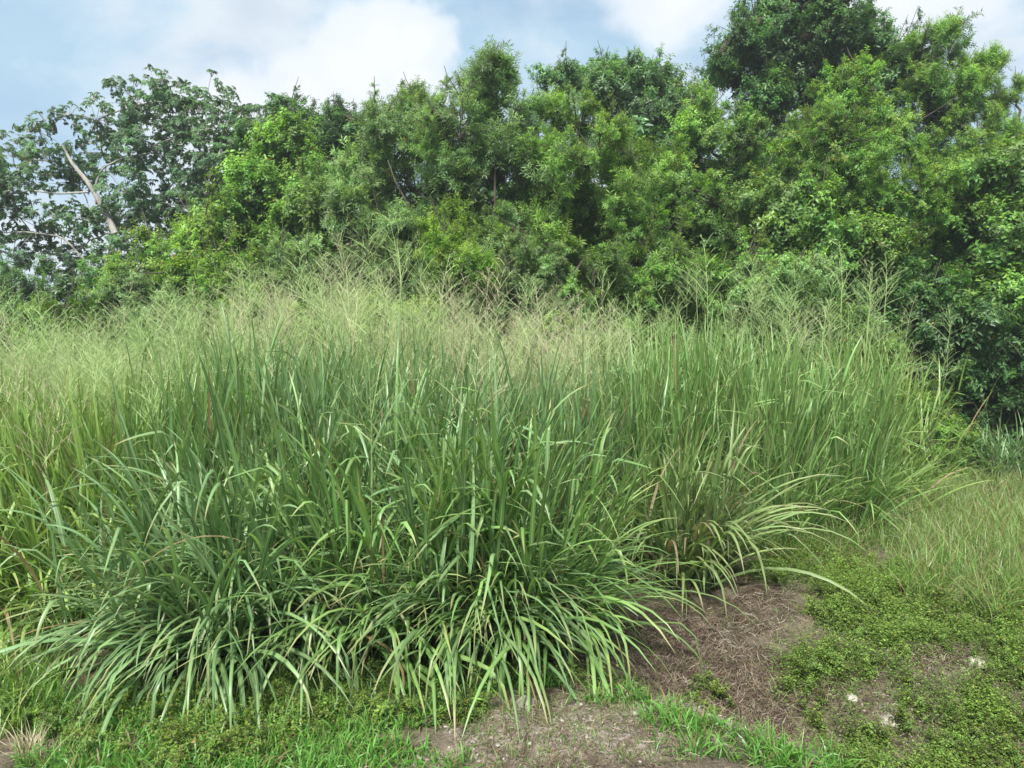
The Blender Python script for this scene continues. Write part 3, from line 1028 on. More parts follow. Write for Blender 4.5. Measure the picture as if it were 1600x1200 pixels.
V, F, A = tubes(bend(tp, e, r, 4, 0.02, 0.02), np.linspace(0.002, 0.0013, 4)[None].repeat(len(tp), 0), 3, r.random(len(tp)) * 0.7)
st.add(V, None, F, A)
brown = np.exp(-((px_ - 820) / 150) ** 2) * 0.28 + np.exp(-((px_ - 430) / 60) ** 2) * 0.25
add_panicles(pn, r, e, unit(dd + [0, 0, 1.0] + r.normal(0, 0.1, e.shape)), r.uniform(0.9, 1.45, len(e)), np.clip(r.uniform(0, 0.75, len(e)) ** 1.3 + brown, 0, 1))
stuff(pn.build("grass_flower_heads", m_pan), "haze of open feathery flower heads over the top of the tall grass", "grass flower heads")
stuff(st.build("grass_stems", m_culm), "thin upright stems of the tall grass", "grass stems")


# ------------------------------------------------------------------ low cover on the ground
def scatter(n, spots, r, region=(-3.2, 5.5, 2.6, 9.5), z=0.0):
    u, v = [], []
    P = np.zeros((0, 2))
    X = r.uniform(region[0], region[1], n * 4)
    Y = region[2] + (region[3] - region[2]) * r.random(n * 4) ** 1.5
    m_ = pmask(X, Y, spots, z)
    k = r.random(len(X)) < m_
    return X[k][:n], Y[k][:n]


def blade_field(name, X, Y, r, L, W, mat, label, cat, spread=0.6, seg=4, arch=1.2):
    n = len(X)
    B = np.stack([X, Y, height(X, Y) - 0.005], -1)
    b = Buf()
    V, F, A = blades(r, B, r.uniform(-3.14, 3.14, n), np.abs(r.normal(0.1, spread, n)), r.uniform(*L, n), r.uniform(*W, n), r.uniform(0.2, 1.4, n) * arch,
                     r.uniform(1, 2, n), np.full(n, 2.0), np.zeros(n), seg, None, 0.3, 0.6)
    b.add(V, None, F, A)
    return stuff(b.build(name, M_BL[mat]), label, cat)


r = np.random.default_rng(91)
SHORT = [(300, 1170, 330, 60), (520, 1120, 200, 60), (650, 1070, 140, 40), (560, 1190, 160, 40), (900, 1075, 110, 14), (1000, 1095, 70, 14), (1090, 1140, 90, 20),
         (1180, 1185, 120, 24), (1000, 1115, 80, 16), (1100, 1160, 90, 20), (1280, 1205, 100, 18), (100, 1120, 120, 60), (760, 1075, 80, 16)]
X, Y = scatter(24000, SHORT, r, (-2.6, 2.0, 2.6, 4.6))
k_ = r.random(len(X)) < 0.25 + smooth(0.35, 0.6, fbm(X, Y, 7.0, 3))
k_ &= (Y < lip_y(X) - 0.02 - 0.22 * smooth(0.25, 0.6, X) * (0.25 + 0.6 * fbm(X, Y, 5.0, 2)) ) | (X < 0.2)
X, Y = X[k_], Y[k_]
blade_field("short_grass", X, Y, r, (0.03, 0.13), (0.002, 0.0055), "short", "bright short green grass in front of the tall clumps", "short grass", 0.7)
THIN = [(880, 1150, 260, 70), (1350, 1040, 330, 170), (300, 1170, 330, 60), (1350, 920, 200, 80)]
X, Y = scatter(20000, THIN, r, (-2.0, 4.0, 2.6, 6.0))
blade_field("sparse_grass", X, Y, r, (0.02, 0.08), (0.0012, 0.0028), "wispy", "thin sparse grass over the bare earth and the bank", "sparse grass", 0.8)
WISP = [(1250, 880, 120, 20), (1520, 860, 160, 90), (1400, 830, 150, 50), (1580, 940, 100, 60), (1300, 860, 110, 26), (1480, 770, 200, 30), (1460, 930, 60, 40)]
X, Y = scatter(21000, WISP, r, (1.6, 7.5, 3.6, 10.5))
blade_field("wispy_grass", X, Y, r, (0.10, 0.34), (0.0014, 0.0034), "wispy", "knee-high wispy yellow-green grass on the right hand bank", "wispy grass", 0.35, 5)
EDGE = [(0, 1000, 160, 90), (60, 1080, 90, 60), (-80, 1100, 200, 100)]
X, Y = scatter(2600, EDGE, r, (-4.2, -1.4, 2.6, 6.0))
blade_field("rough_grass", X, Y, r, (0.12, 0.45), (0.002, 0.0045), "yellow", "rough yellowish grass beside the left end of the front clump", "rough grass", 0.5, 6)


def weeds(name, X, Y, r, mat, label, size=1.0, tall=0.09):
    n = len(X)
    nl = 11
    ii = np.repeat(np.arange(n), nl)
    m_ = len(ii)
    a = r.uniform(-3.14, 3.14, m_)
    rad = r.uniform(0.0, 0.055, m_) * size
    base = np.stack([X, Y, height(X, Y)], -1)
    hgt = r.uniform(0.01, 1.0, m_) * tall * (0.5 + r.random(n)[ii])
    P = base[ii] + np.stack([np.cos(a) * rad, np.sin(a) * rad, hgt], -1)
    D = unit(np.stack([np.cos(a), np.sin(a), r.uniform(-0.2, 0.6, m_)], -1))
    Nn = unit(np.array([0, 0, 1.0]) + r.normal(0, 0.3, (m_, 3)))
    L = r.uniform(0.007, 0.017, m_) * size
    A = np.stack([r.random(m_), r.random(n)[ii], np.clip(hgt / tall * 0.7 + r.normal(0, 0.1, m_), 0, 1)], -1)
    b = Buf()
    V, F, At = leaf_quads(P, D, Nn, L, L * 0.34, A)
    b.add(V, F, None, At)
    return stuff(b.build(name, mat, smooth_=False), label, "ground weeds")


WEED = [(1560, 1180, 120, 60), (1480, 1000, 80, 40), (1340, 1020, 70, 60), (1290, 1050, 80, 70), (1330, 930, 90, 40), (1500, 1140, 130, 80), (1440, 1090, 60, 40), (1590, 1060, 90, 60), (1250, 920, 80, 30), (1360, 1130, 60, 40),
        (1440, 970, 60, 40), (1560, 980, 70, 50), (1190, 1100, 30, 30), (1230, 880, 60, 20), (1420, 1190, 120, 26)]
X, Y = scatter(23000, WEED, r, (0.8, 3.8, 2.6, 6.5))
k_ = r.random(len(X)) < smooth(0.38, 0.60, fbm(X, Y, 5.0, 3)) * smooth(0.35, 0.6, fbm(X + 5, Y, 14.0, 2)) * 1.0 + 0.10
X, Y = X[k_], Y[k_]
weeds("ground_weeds", X, Y, r, LM["weed"], "low creeping green weeds with small leaves over the right hand bank")
X, Y = scatter(3000, [(430, 1060, 60, 70), (300, 1140, 220, 60), (600, 1060, 120, 40), (850, 1065, 150, 16)], r, (-2.4, 1.6, 2.6, 4.8))
weeds("leafy_weeds", X, Y, r, LM["weed"], "low leafy weeds along the foot of the front clumps and in the litter", 1.2, 0.07)

# taller leafy sprigs among the creeping weeds
X, Y = scatter(3000, WEED + [(250, 1150, 250, 60), (560, 1110, 180, 50), (420, 1050, 60, 60), (900, 1070, 120, 12), (1100, 1060, 60, 40), (1170, 1120, 40, 20)], r, (-2.4, 4.2, 2.6, 6.5))
k_ = r.random(len(X)) < 0.15 + 0.85 * smooth(0.42, 0.62, fbm(X + 3, Y, 4.0, 2))
X, Y = X[k_], Y[k_]
lb_, wb_ = Buf(), Buf()
nn_ = len(X)
for kd in ("fine", "broad"):
    q_ = (r.random(nn_) < 0.7) if kd == "fine" else (r.random(nn_) < 0.2)
    c_ = np.stack([X[q_], Y[q_], height(X[q_], Y[q_]) + r.uniform(0.0, 0.04, q_.sum())], -1)
    place_sprays(lb_, wb_, kd, c_, unit(r.normal(0, 0.35, c_.shape) + [0, 0, 1]), r.uniform(0.16, 0.34, len(c_)), r.random(len(c_)), r.uniform(-0.2, 0.25, len(c_)), r, 0.003)
stuff(lb_.build("sprig_weeds", LM["weed"], smooth_=False), "small upright leafy weed sprigs scattered over the right hand bank", "ground weeds")
stuff(wb_.build("weed_stems", M_BARK), "thin stems of the small leafy weeds", "weed stems")

# dry straw litter
m_lit, t = new_mat("dry_litter")
x, y, z = attr_v(t)
cl_ = ramp(t, [(0.0, (0.055, 0.038, 0.027)), (0.45, (0.12, 0.085, 0.060)), (0.85, (0.22, 0.17, 0.12)), (1.0, (0.40, 0.35, 0.28))])
t.links.new(x, cl_.inputs[0])
leaf_shader(t, cl_.outputs[0], 0.8, 0.15, 0.05)


def litter(name, X, Y, r, label, L=(0.02, 0.09), W=(0.0005, 0.0014)):
    n = len(X)
    a = r.uniform(-3.14, 3.14, n)
    l = r.uniform(*L, n)
    s = np.array([-0.5, -0.17, 0.17, 0.5])
    cv = r.normal(0, 0.18, n)
    px2 = X[:, None] + l[:, None] * (s[None] * np.cos(a)[:, None] - cv[:, None] * (s[None] ** 2) * np.sin(a)[:, None])
    py2 = Y[:, None] + l[:, None] * (s[None] * np.sin(a)[:, None] + cv[:, None] * (s[None] ** 2) * np.cos(a)[:, None])
    pz = height(px2, py2) + r.uniform(0.003, 0.03, n)[:, None] + r.normal(0, 0.09, n)[:, None] * l[:, None] * s[None]
    P = np.stack([px2, py2, pz], -1)
    T = unit(np.gradient(P, axis=1))
    up = unit(np.stack([r.normal(0, 0.5, n), r.normal(0, 0.5, n), np.ones(n)], -1))[:, None]
    sd = unit(np.cross(T, np.broadcast_to(up, T.shape)))
    A = np.zeros((n, 4, 2))
    A[..., 0] = r.random(n)[:, None]
    V, F, At = ribbons(P, sd, np.broadcast_to(r.uniform(*W, n)[:, None], (n, 4)), A)
    b = Buf()
    b.add(V, None, F, At)
    return stuff(b.build(name, m_lit), label, "dry litter")


X, Y = scatter(46000, LITTER, r, (0, 3.6, 2.7, 6.0))
k_ = (Y > lip_y(X) + 0.02)
X, Y = X[k_], Y[k_]
litter("dry_litter", X, Y, r, "purple-brown mat of dead grass straw in the hollow behind the mound")
X, Y = scatter(34000, [(880, 1160, 320, 90), (1400, 1050, 300, 160), (1120, 1040, 250, 130), (500, 1040, 420, 60), (1380, 930, 120, 60)], r, (-2.2, 4, 2.6, 6.0))
litter("loose_straw", X, Y, r, "loose bits of dry straw over the bare earth and bank", (0.012, 0.05), (0.0004, 0.0011))

# stones
m_st, t = new_mat("pale_stone")
tcn = N(t, "ShaderNodeTexCoord")
nn = N(t, "ShaderNodeTexNoise", i_Scale=22.0, i_Detail=6.0, i_Roughness=0.65)
t.links.new(tcn.outputs["Object"], nn.inputs["Vector"])
cs = ramp(t, [(0.3, (0.16, 0.14, 0.11)), (0.6, (0.40, 0.36, 0.30))])
t.links.new(nn.outputs["Fac"], cs.inputs[0])
p = N(t, "ShaderNodeBsdfPrincipled", i_Roughness=0.9)
t.links.new(cs.outputs[0], p.inputs["Base Color"])
bp = N(t, "ShaderNodeBump", i_Strength=0.6, i_Distance=0.01)
t.links.new(nn.outputs["Fac"], bp.inputs["Height"]); t.links.new(bp.outputs[0], p.inputs["Normal"])
o = N(t, "ShaderNodeOutputMaterial"); t.links.new(p.outputs[0], o.inputs["Surface"])


def stone_mesh(r, sx, sy, sz):
    import bmesh
    bm = bmesh.new()
    bmesh.ops.create_icosphere(bm, subdivisions=3, radius=1)
    dirs = unit(r.normal(0, 1, (9, 3)))
    cut = r.uniform(0.62, 0.95, 9)
    for v in bm.verts:
        c_ = np.array(v.co)
        for d_, k_ in zip(dirs, cut):
            e_ = c_ @ d_ - k_
            if e_ > 0:
                c_ = c_ - d_ * e_ * 0.85
        c_ = c_ * (1 + 0.06 * math.sin(c_[0] * 9 + c_[1] * 7))
        v.co = (c_[0] * sx, c_[1] * sy, c_[2] * sz)
    me = bpy.data.meshes.new("stone")
    bm.to_mesh(me); bm.free()
    me.materials.append(m_st)
    return me


stones = [(1378, 935, 0.075, "pale flat stone showing among dry grass at the top of the bank"),
          (1392, 912, 0.055, "pale stone just behind the flat one at the top of the bank"),
          (1392, 1092, 0.042, "rounded brown-grey stone half buried in the middle of the weedy bank"),
          (1176, 974, 0.018, "small white pebble at the upper edge of the litter patch"),
          (1084, 994, 0.018, "small white pebble at the left side of the litter patch"),
          (1205, 985, 0.022, "small upright whitish stone in the straw right of the white pebble"),
          (1330, 1068, 0.03, "grey stone on bare soil right of the leafy weed patch"),
          (1525, 1040, 0.045, "pale stone in straw near the right edge of the bank"),
          (1460, 985, 0.02, "tiny white stone in the short weeds of the bank"),
          (1378, 1187, 0.025, "whitish stone at the bottom of the ditch beside the lip"),
          (820, 1108, 0.045, "grey flat stone on the bare mound at the foot of the middle clump"),
          (1275, 1138, 0.04, "long pale stone lying in the litter at the ditch bottom"),
          (1570, 998, 0.02, "small bright stone by the right edge above the weeds")]
for i, (px, py, s, lb) in enumerate(stones):
    gx_, gy_ = ground_at(px, py)
    rr_ = np.random.default_rng(700 + i)
    o = bpy.data.objects.new("stone", stone_mesh(rr_, s * 1.25, s, s * 0.65))
    sc.collection.objects.link(o)
    o.location = (gx_, gy_, float(height(gx_, gy_)) + s * 0.1)
    o.rotation_euler = (0, 0, rr_.uniform(0, 6))
    o["label"] = lb; o["category"] = "stone"; o["group"] = "stones lying on the bank and mound"

# fine gravel
X, Y = scatter(1500, BARE + ROCKY + [(1180, 1130, 160, 30), (1420, 1080, 160, 80)], r, (-1.6, 3.4, 2.6, 5.5))
gb = Buf()
import bmesh
bm = bmesh.new(); bmesh.ops.create_icosphere(bm, subdivisions=1, radius=1)
gv = np.array([v.co[:] for v in bm.verts]); gf = np.array([[v.index for v in f_.verts] for f_ in bm.faces]); bm.free()
ng = len(X)
sz = r.uniform(0.002, 0.008, ng) * r.choice([1, 1, 1, 1.8], ng)
Vg = gv[None] * (1 + r.normal(0, 0.16, (ng, len(gv), 1))) * (sz[:, None] * r.uniform(0.6, 1.2, (ng, 3)) * [1, 1, 0.7])[:, None] + np.stack([X, Y, height(X, Y) + sz * 0.3], -1)[:, None]
gb.add(Vg.reshape(-1, 3), (gf[None] + (np.arange(ng) * len(gv))[:, None, None]).reshape(-1, 3))
stuff(gb.build("gravel", m_st, smooth_=False), "fine gravel and small stones in the bare earth", "gravel")

# a bleached tuft in the corner
r = np.random.default_rng(321)
gx_, gy_ = ground_at(48, 1188)
root = thing("straw_tuft", "bleached straw-coloured tuft of dead grass in the bottom left corner", "straw tuft", (gx_, gy_, float(height(gx_, gy_))))
n = 110
B = np.stack([r.normal(0, 0.03, n), r.normal(0, 0.02, n), np.zeros(n)], -1)
b_ = Buf()
V, F, A = blades(r, B, r.uniform(-3.14, 3.14, n), r.uniform(0.1, 1.2, n), r.uniform(0.07, 0.17, n), r.uniform(0.0012, 0.0028, n), r.uniform(0.1, 1.0, n), r.uniform(1, 2, n), np.full(n, 2.0), np.zeros(n), 5, None)
b_.add(V, None, F, A)
m_straw, t = new_mat("bleached_straw")
x, y, z = attr_v(t)
cst = ramp(t, [(0.0, (0.30, 0.24, 0.14)), (1.0, (0.60, 0.53, 0.36))])
t.links.new(x, cst.inputs[0])
leaf_shader(t, cst.outputs[0], 0.6, 0.2, 0.2, (1, 1, 0.9))
b_.build("leaf_blades", m_straw, root)
# a few short dead stalks
r = np.random.default_rng(123)

# ------------------------------------------------------------------ trees and shrubs behind the grass
T = make_tree
T("umbrella_tree", "open-crowned tree at far left with pale bent branches and dark fingered leaves", "tree", "umbrella", LM["umbrella"],
  (150, 15.5), (178, 365), [(240, 128, 26), (262, 160, 36), (215, 165, 40), (180, 132, 12), (150, 190, 34), (70, 190, 16), (108, 180, 22), (60, 205, 22), (80, 255, 36), (20, 245, 36), (10, 290, 40),
                      (320, 170, 44), (350, 200, 44), (290, 210, 48), (400, 195, 36), (390, 170, 14), (230, 235, 46), (160, 240, 40), (120, 285, 34), (200, 300, 46),
                      (280, 270, 48), (340, 250, 50), (30, 340, 36), (90, 340, 34), (20, 400, 34), (100, 400, 40), (60, 380, 30), (150, 350, 34), (220, 345, 46), (120, 430, 40), (190, 400, 40), (-50, 300, 60), (-60, 380, 60), (330, 300, 44), (290, 325, 44), (370, 265, 44), (250, 330, 36)],
  15.5, bark=M_PALE, trunk_r=0.10, dens=0.26, seed=1, scale=0.56, loose=1.0, depth_spread=0.9, limb_r=0.022, shoots=0,
  extra=[([(180, 365, 15.1), (165, 330, 15.1), (138, 285, 15.0), (112, 255, 15.0), (97, 225, 15.0)], 0.070, 0.020),
         ([(150, 320, 15.1), (150, 285, 15.0), (160, 262, 15.0), (195, 245, 15.0), (240, 238, 15.0)], 0.022, 0.010),
         ([(138, 300, 15.1), (90, 303, 15.0), (45, 297, 15.0), (-10, 310, 15.0)], 0.020, 0.010),
         ([(160, 440, 15.1), (100, 370, 15.0), (40, 362, 15.0), (-20, 365, 15.0)], 0.020, 0.010)])
T("tree", "dark small-leaved tree top showing behind the canopy just right of the open-crowned tree", "tree", "broad", LM["dark"],
  (470, 15.0), (470, 330), [(455, 158, 16), (438, 164, 14), (462, 188, 26), (520, 178, 26), (500, 210, 50), (430, 215, 44), (560, 190, 26), (550, 230, 50), (410, 265, 50), (480, 270, 60), (560, 300, 60)],
  15.0, trunk_r=0.12, dens=0.9, seed=2)
T("tree", "leafy bright green tree between the open-crowned tree and the centre, rounded top", "tree", "broad", LM["mid"],
  (420, 12.2), (420, 430), [(460, 215, 30), (450, 250, 46), (400, 285, 44), (470, 300, 56), (430, 340, 60), (350, 340, 44), (370, 385, 54), (480, 370, 60), (440, 420, 60), (300, 350, 30)],
  12.2, trunk_r=0.07, dens=1.0, seed=3)
T("shrub", "yellow-green bushy shrub under the open-crowned tree, left of the centre", "shrub", "broad", LM["yellow"],
  (280, 11.0), (285, 520), [(240, 378, 26), (290, 372, 30), (320, 345, 24), (340, 400, 40), (250, 420, 40), (300, 430, 46), (370, 450, 44), (200, 430, 34), (410, 470, 40)],
  11.0, trunk_r=0.04, dens=0.9, seed=4, trunks=[(0, 0), (0.1, 0.05), (-0.12, 0.1)])
T("shrub", "bluish green feathery shrub at the far left edge behind the pale grass", "shrub", "fine", LM["cool"],
  (20, 10.5), (30, 560), [(20, 450, 44), (60, 480, 46), (-20, 470, 60), (20, 520, 50), (80, 530, 40), (-60, 430, 50)],
  10.5, trunk_r=0.04, dens=1.1, seed=5)
T("shrub", "dark green shrub behind the grass between the far left shrub and the yellow-green one", "shrub", "broad", LM["cool"],
  (150, 11.2), (150, 560), [(120, 460, 40), (170, 445, 40), (150, 490, 46), (210, 480, 40), (110, 520, 40), (250, 500, 40), (190, 540, 50)],
  11.2, trunk_r=0.04, dens=1.0, seed=6)
T("tree", "slender tree left of centre with narrow leaves and a leaning dark stem", "tree", "narrow", LM["grey"],
  (690, 11.8), (660, 360), [(600, 182, 24), (642, 138, 10), (655, 165, 22), (625, 165, 12), (590, 200, 36), (640, 210, 44), (560, 260, 46), (610, 270, 54), (540, 330, 54), (600, 350, 60), (650, 300, 50),
                     (520, 400, 54), (580, 420, 50), (640, 400, 40), (620, 450, 50), (540, 460, 46), (660, 470, 46)],
  11.8, trunk_r=0.05, dens=1.0, seed=7, extra=[([(690, 470, 11.6), (655, 350, 11.3), (618, 285, 11.2), (606, 250, 11.3)], 0.020, 0.010)])
T("tree", "tallest narrow-leaved tree in the centre with two thin dark upright stems", "tree", "narrow", LM["grey"],
  (770, 11.5), (773, 350), [(762, 86, 12), (750, 98, 8), (776, 104, 9), (760, 122, 17), (745, 122, 16), (720, 158, 36), (770, 155, 42), (810, 165, 36), (690, 165, 30), (665, 200, 36), (720, 215, 50), (790, 220, 50),
                     (840, 205, 34), (750, 270, 60), (820, 280, 50), (690, 280, 46), (730, 340, 50), (800, 350, 50), (770, 400, 50), (830, 430, 46), (760, 460, 46)],
  11.5, trunk_r=0.045, dens=0.95, seed=8, trunks=[(0, 0), (-0.5, 0.1)],
  extra=[([(705, 420, 11.1), (704, 300, 11.0), (708, 215, 11.1)], 0.020, 0.010), ([(778, 470, 11.1), (773, 330, 11.0), (774, 215, 11.1)], 0.022, 0.012),
         ([(790, 480, 10.9), (802, 420, 10.8), (826, 375, 10.8)], 0.028, 0.02)])
T("shrub", "light green shrub with long narrow leaves in tufts in front of the central tree", "shrub", "narrow", LM["yellow"],
  (715, 10.3), (715, 520), [(705, 340, 26), (700, 375, 30), (735, 400, 34), (690, 410, 26), (745, 440, 30), (700, 450, 30)],
  10.3, trunk_r=0.03, dens=0.9, seed=9, scale=1.1)
T("tree", "broad light green narrow-leaved tree right of centre, with yellowish tips", "tree", "narrow", LM["mid"],
  (930, 11.2), (930, 430), [(870, 175, 34), (850, 160, 20), (900, 190, 40), (950, 210, 34), (930, 240, 44), (990, 240, 44), (870, 240, 46), (900, 300, 60), (980, 300, 60), (1030, 290, 50), (860, 330, 50),
                     (940, 370, 64), (1010, 370, 60), (870, 400, 54), (960, 440, 60), (1040, 430, 56), (890, 460, 46), (840, 480, 40), (940, 490, 50), (1010, 490, 50), (1070, 480, 50)],
  11.2, trunk_r=0.06, dens=1.0, seed=10, fresh=0.05, trunks=[(0, 0), (0.2, 0.1), (-0.3, 0.0)],
  extra=[([(870, 500, 10.6), (890, 440, 10.5), (915, 400, 10.5)], 0.025, 0.02)])
T("tree", "dark tree top behind the centre right, with a separate loose tuft on its left", "tree", "broad", LM["cool"],
  (980, 15.5), (980, 300), [(865, 118, 20), (850, 112, 14), (885, 108, 16), (905, 118, 18), (950, 122, 34), (960, 96, 14), (985, 125, 40), (1015, 120, 34), (1040, 112, 16), (930, 150, 40), (1000, 165, 50), (1050, 165, 40), (1060, 210, 50), (980, 210, 56)],
  15.5, trunk_r=0.13, dens=0.8, seed=11)
T("tree", "rounded mid green tree between the light centre right tree and the tallest right hand tree", "tree", "fine", LM["mid"],
  (1120, 12.2), (1110, 400), [(1080, 165, 34), (1110, 170, 30), (1150, 205, 36), (1090, 220, 44), (1190, 225, 40), (1140, 260, 50), (1070, 290, 46), (1120, 320, 56), (1080, 370, 56), (1140, 380, 56), (1100, 430, 50), (1130, 460, 40)],
  12.2, trunk_r=0.07, dens=1.0, seed=12)
T("tree", "tallest tree at upper right, dark glossy crown reaching the top of the photo", "tree", "broad", LM["dark"],
  (1290, 14.5), (1290, 290), [(1125, 85, 22), (1150, 55, 30), (1180, 40, 36), (1165, 100, 40), (1220, 10, 40), (1280, -10, 44), (1230, 70, 50), (1290, 50, 50), (1190, 150, 40), (1340, 40, 30), (1370, 60, 36), (1400, 68, 26),
                       (1330, 110, 50), (1250, 140, 54), (1180, 180, 34), (1400, 95, 40), (1300, 190, 60), (1380, 150, 54), (1220, 210, 44), (1240, -60, 50), (1310, -50, 40)],
  14.5, trunk_r=0.17, dens=0.95, seed=13)
T("tree", "tree with loose wispy branch tips against the sky at the upper right edge", "tree", "narrow", LM["mid"],
  (1490, 13.5), (1480, 300), [(1440, 60, 22), (1475, 62, 20), (1488, 38, 12), (1430, 90, 24), (1450, 120, 30), (1490, 105, 26), (1535, 100, 18), (1555, 90, 10), (1500, 140, 40), (1550, 160, 36), (1585, 145, 26), (1450, 180, 46),
                       (1530, 210, 54), (1600, 220, 56), (1480, 250, 54), (1570, 290, 60), (1650, 280, 70)],
  13.5, trunk_r=0.09, dens=0.95, seed=14)
T("tree", "yellow-green leafy tree in front of the tallest right hand tree", "tree", "fine", LM["yellow"],
  (1350, 11.6), (1350, 400), [(1340, 120, 30), (1310, 160, 44), (1370, 170, 40), (1280, 200, 40), (1330, 220, 54), (1400, 220, 44), (1260, 250, 44), (1310, 280, 54), (1380, 280, 56), (1440, 300, 46), (1340, 340, 54)],
  11.6, trunk_r=0.07, dens=1.0, seed=15, fresh=-0.12)
T("tree", "dense broad-leaved tree filling the right edge, with an orange-tinged new leaf cluster", "tree", "broad", LM["mid"],
  (1540, 12.6), (1540, 460), [(1580, 350, 60), (1520, 300, 56), (1480, 290, 44), (1470, 350, 54), (1530, 380, 60), (1610, 420, 60), (1650, 330, 80), (1580, 260, 54), (1560, 460, 56), (1500, 430, 50), (1660, 460, 80), (1610, 510, 60)],
  11.3, trunk_r=0.08, dens=1.0, seed=16, fresh=-0.1)
T("shrub", "glossy shrub with larger leaves under the yellow-green tree, right of the centre", "shrub", "broad", LM["mid"],
  (1230, 11.0), (1230, 500), [(1180, 300, 36), (1230, 300, 40), (1280, 310, 40), (1200, 350, 44), (1260, 360, 46), (1330, 380, 46), (1170, 400, 40), (1230, 410, 46), (1390, 370, 40), (1170, 470, 44), (1250, 480, 44)],
  11.0, trunk_r=0.05, dens=1.0, seed=17, scale=1.1)
T("shrub", "very dark shaded shrub at lower right reaching down to the ground behind the bank", "shrub", "broad", LM["dark"],
  (1490, 11.3), (1480, 600), [(1400, 440, 54), (1450, 470, 60), (1500, 500, 60), (1380, 500, 50), (1340, 450, 50), (1430, 550, 60), (1520, 570, 64), (1580, 560, 60), (1470, 620, 54), (1550, 640, 60), (1600, 640, 60), (1500, 670, 40),
                       (1590, 690, 40), (1560, 520, 54), (1530, 690, 34), (1600, 560, 50), (1660, 600, 90), (1350, 540, 54), (1300, 500, 54), (1290, 430, 50)],
  10.9, trunk_r=0.06, dens=1.0, seed=18, fresh=-0.1)
T("shrub", "pale grey-green shrub with fingered leaves rising out of the grass right of centre", "shrub", "fine", LM["grey"],
  (1220, 9.2), (1215, 560), [(1170, 425, 26), (1235, 415, 26), (1275, 420, 22), (1210, 450, 34), (1260, 460, 32), (1160, 470, 30), (1190, 500, 40), (1250, 505, 40)],
  9.2, trunk_r=0.03, dens=0.9, seed=19, fresh=0.15)
T("shrub", "low mound of yellow-green creeper at the right end of the tall grass", "shrub", "fine", LM["yellow"],
  (1480, 9.0), (1480, 720), [(1440, 625, 16), (1480, 660, 26), (1510, 690, 28), (1450, 690, 30), (1490, 720, 30), (1420, 720, 28), (1525, 720, 18), (1450, 745, 22), (1400, 660, 24)],
  9.0, trunk_r=0.02, dens=0.8, seed=20, scale=0.6, depth_spread=0.3, shoots=0, fresh=-0.1)
T("shrub", "yellow-green shrub behind the grass left of centre, topped with fresh lime leaves", "shrub", "broad", LM["yellow"],
  (600, 9.8), (600, 580), [(560, 470, 22), (585, 500, 34), (640, 485, 26), (665, 480, 18), (630, 520, 40), (680, 520, 30), (550, 520, 34)],
  9.8, trunk_r=0.03, dens=0.9, seed=21, fresh=0.2, scale=0.8)
T("shrub", "small lime shrub peeking out of the grass to the left of the bigger lime one", "shrub", "broad", LM["yellow"],
  (475, 9.9), (475, 580), [(465, 480, 22), (490, 495, 28), (450, 510, 28), (500, 525, 34)],
  9.9, trunk_r=0.03, dens=0.9, seed=22, fresh=0.05, scale=0.8)
T("shrub", "tiny bright green bush among the brown flower heads right of centre", "shrub", "broad", LM["mid"],
  (880, 9.8), (880, 570), [(880, 497, 16), (895, 505, 14), (865, 520, 20), (890, 530, 22)],
  9.8, trunk_r=0.02, dens=1.0, seed=23, fresh=0.2, scale=0.7)

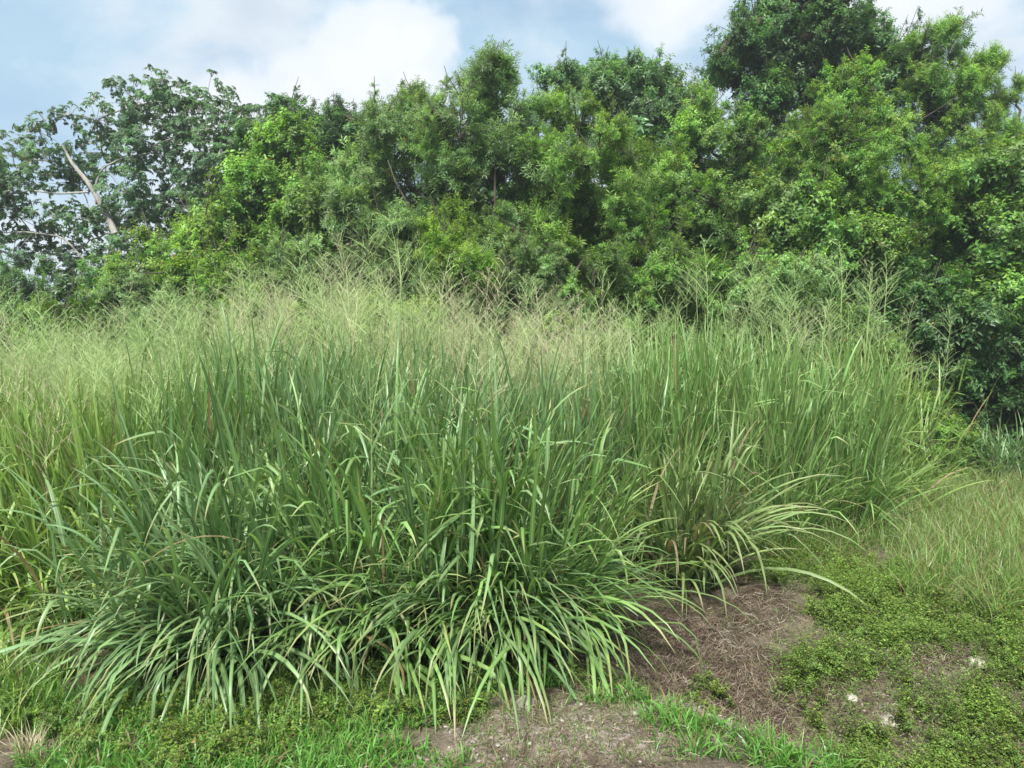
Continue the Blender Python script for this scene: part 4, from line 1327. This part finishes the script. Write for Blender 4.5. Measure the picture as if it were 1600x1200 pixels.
saps = [
    ("soft green sapling shrub in the grass tops below the open-crowned tree", "fine", "mid", 90, 10.0, [(60, 500, 30), (100, 480, 34), (130, 510, 34), (80, 535, 40)], 0.05),
    ("light green shrub standing in the grass right of the far left feathery shrub", "fine", "grey", 200, 9.9, [(200, 440, 26), (180, 475, 36), (230, 480, 36), (210, 515, 40), (250, 525, 36)], 0.1),
    ("fresh green feathery shrub right of the yellow-green bush, rising from the grass", "fine", "mid", 340, 9.9, [(330, 425, 30), (310, 460, 36), (360, 465, 36), (340, 500, 40), (300, 510, 36), (385, 510, 34)], 0.1),
    ("narrow-leaved sapling whose fine foliage fills the gap above the small lime shrub", "narrow", "grey", 450, 10.4, [(440, 395, 30), (480, 410, 34), (420, 435, 36), (465, 445, 40), (510, 450, 34), (430, 475, 34)], 0.05),
    ("narrow-leaved grey-green sapling directly behind the lime leaved shrub", "narrow", "grey", 600, 10.5, [(570, 390, 30), (610, 405, 34), (560, 435, 36), (620, 445, 38), (660, 430, 30), (590, 470, 36)], 0.0),
    ("grey-green narrow-leaved sapling behind the brown flower heads in the centre", "narrow", "grey", 820, 10.3, [(830, 395, 34), (870, 420, 36), (800, 440, 34), (850, 460, 40), (780, 475, 30), (900, 470, 34), (860, 500, 34)], 0.0),
    ("broad soft green sapling behind the grass between the centre and the pale grey-green shrub", "narrow", "mid", 1010, 10.3, [(960, 400, 36), (1010, 390, 36), (1050, 420, 36), (980, 450, 40), (1040, 465, 40), (1090, 440, 34), (1000, 500, 36), (1090, 490, 36)], -0.05),
    ("small green shrub low behind the tall grass just left of the very dark shrub", "fine", "mid", 1360, 10.0, [(1330, 500, 30), (1370, 520, 34), (1340, 550, 36), (1390, 560, 30), (1300, 540, 30)], -0.05),
]
for i, (lb, kd, mt, px, dep, bl_, fr) in enumerate(saps):
    T("shrub", lb, "shrub", kd, LM[mt], (px, dep), (px, 575), bl_, dep, trunk_r=0.022, dens=0.95, seed=60 + i, fresh=fr, scale=0.85, depth_spread=0.4)

# the undergrowth that closes the wood behind the trees: one mass nobody could count
r = np.random.default_rng(55)
lf, wd = Buf(), Buf()
n = 3600
Yb = r.uniform(13.5, 17.5, n)
Xb = r.uniform(-0.80, 0.80, n) * Yb
pxb = 800 + 1200 * Xb / Yb
top = np.interp(pxb, [-200, 60, 180, 300, 450, 800, 1100, 1300, 1600], [1.4, 1.4, 2.4, 3.4, 4.2, 4.8, 5.0, 5.2, 4.6])
Zb = r.uniform(0.1, 1, n) * top * (0.8 + 0.3 * fbm(Xb, Yb, 0.8, 2))
place_sprays(lf, wd, "broad", np.stack([Xb, Yb, Zb], -1), unit(r.normal(0, 0.6, (n, 3)) + [0, -0.4, 0.8]), r.uniform(1.3, 2.0, n), r.random(n), r.uniform(-0.3, 0.0, n), r)
stuff(lf.build("undergrowth", LM["cool"], smooth_=False), "dark undergrowth and farther wood closing the view behind the trees", "undergrowth")
stuff(wd.build("undergrowth_twigs", M_BARK), "thin twigs of the far undergrowth", "undergrowth")

# thin humid air
bm = bmesh.new()
bmesh.ops.create_cube(bm, size=1)
for v in bm.verts:
    v.co = (v.co.x * 60, v.co.y * 60 + 12, v.co.z * 13 + 5.3)
me = bpy.data.meshes.new("haze")
bm.to_mesh(me)
bm.free()
m, t = new_mat("haze_air")
pv = N(t, "ShaderNodeVolumePrincipled", i_Density=0.0022)
pv.inputs["Color"].default_value = (0.9, 0.95, 1.0, 1)
pv.inputs["Anisotropy"].default_value = 0.3
o = N(t, "ShaderNodeOutputMaterial")
t.links.new(pv.outputs[0], o.inputs["Volume"])
hz = link("haze", me, None, [m])
hz["kind"] = "stuff"
hz["label"] = "thin humid air that softens the trees"
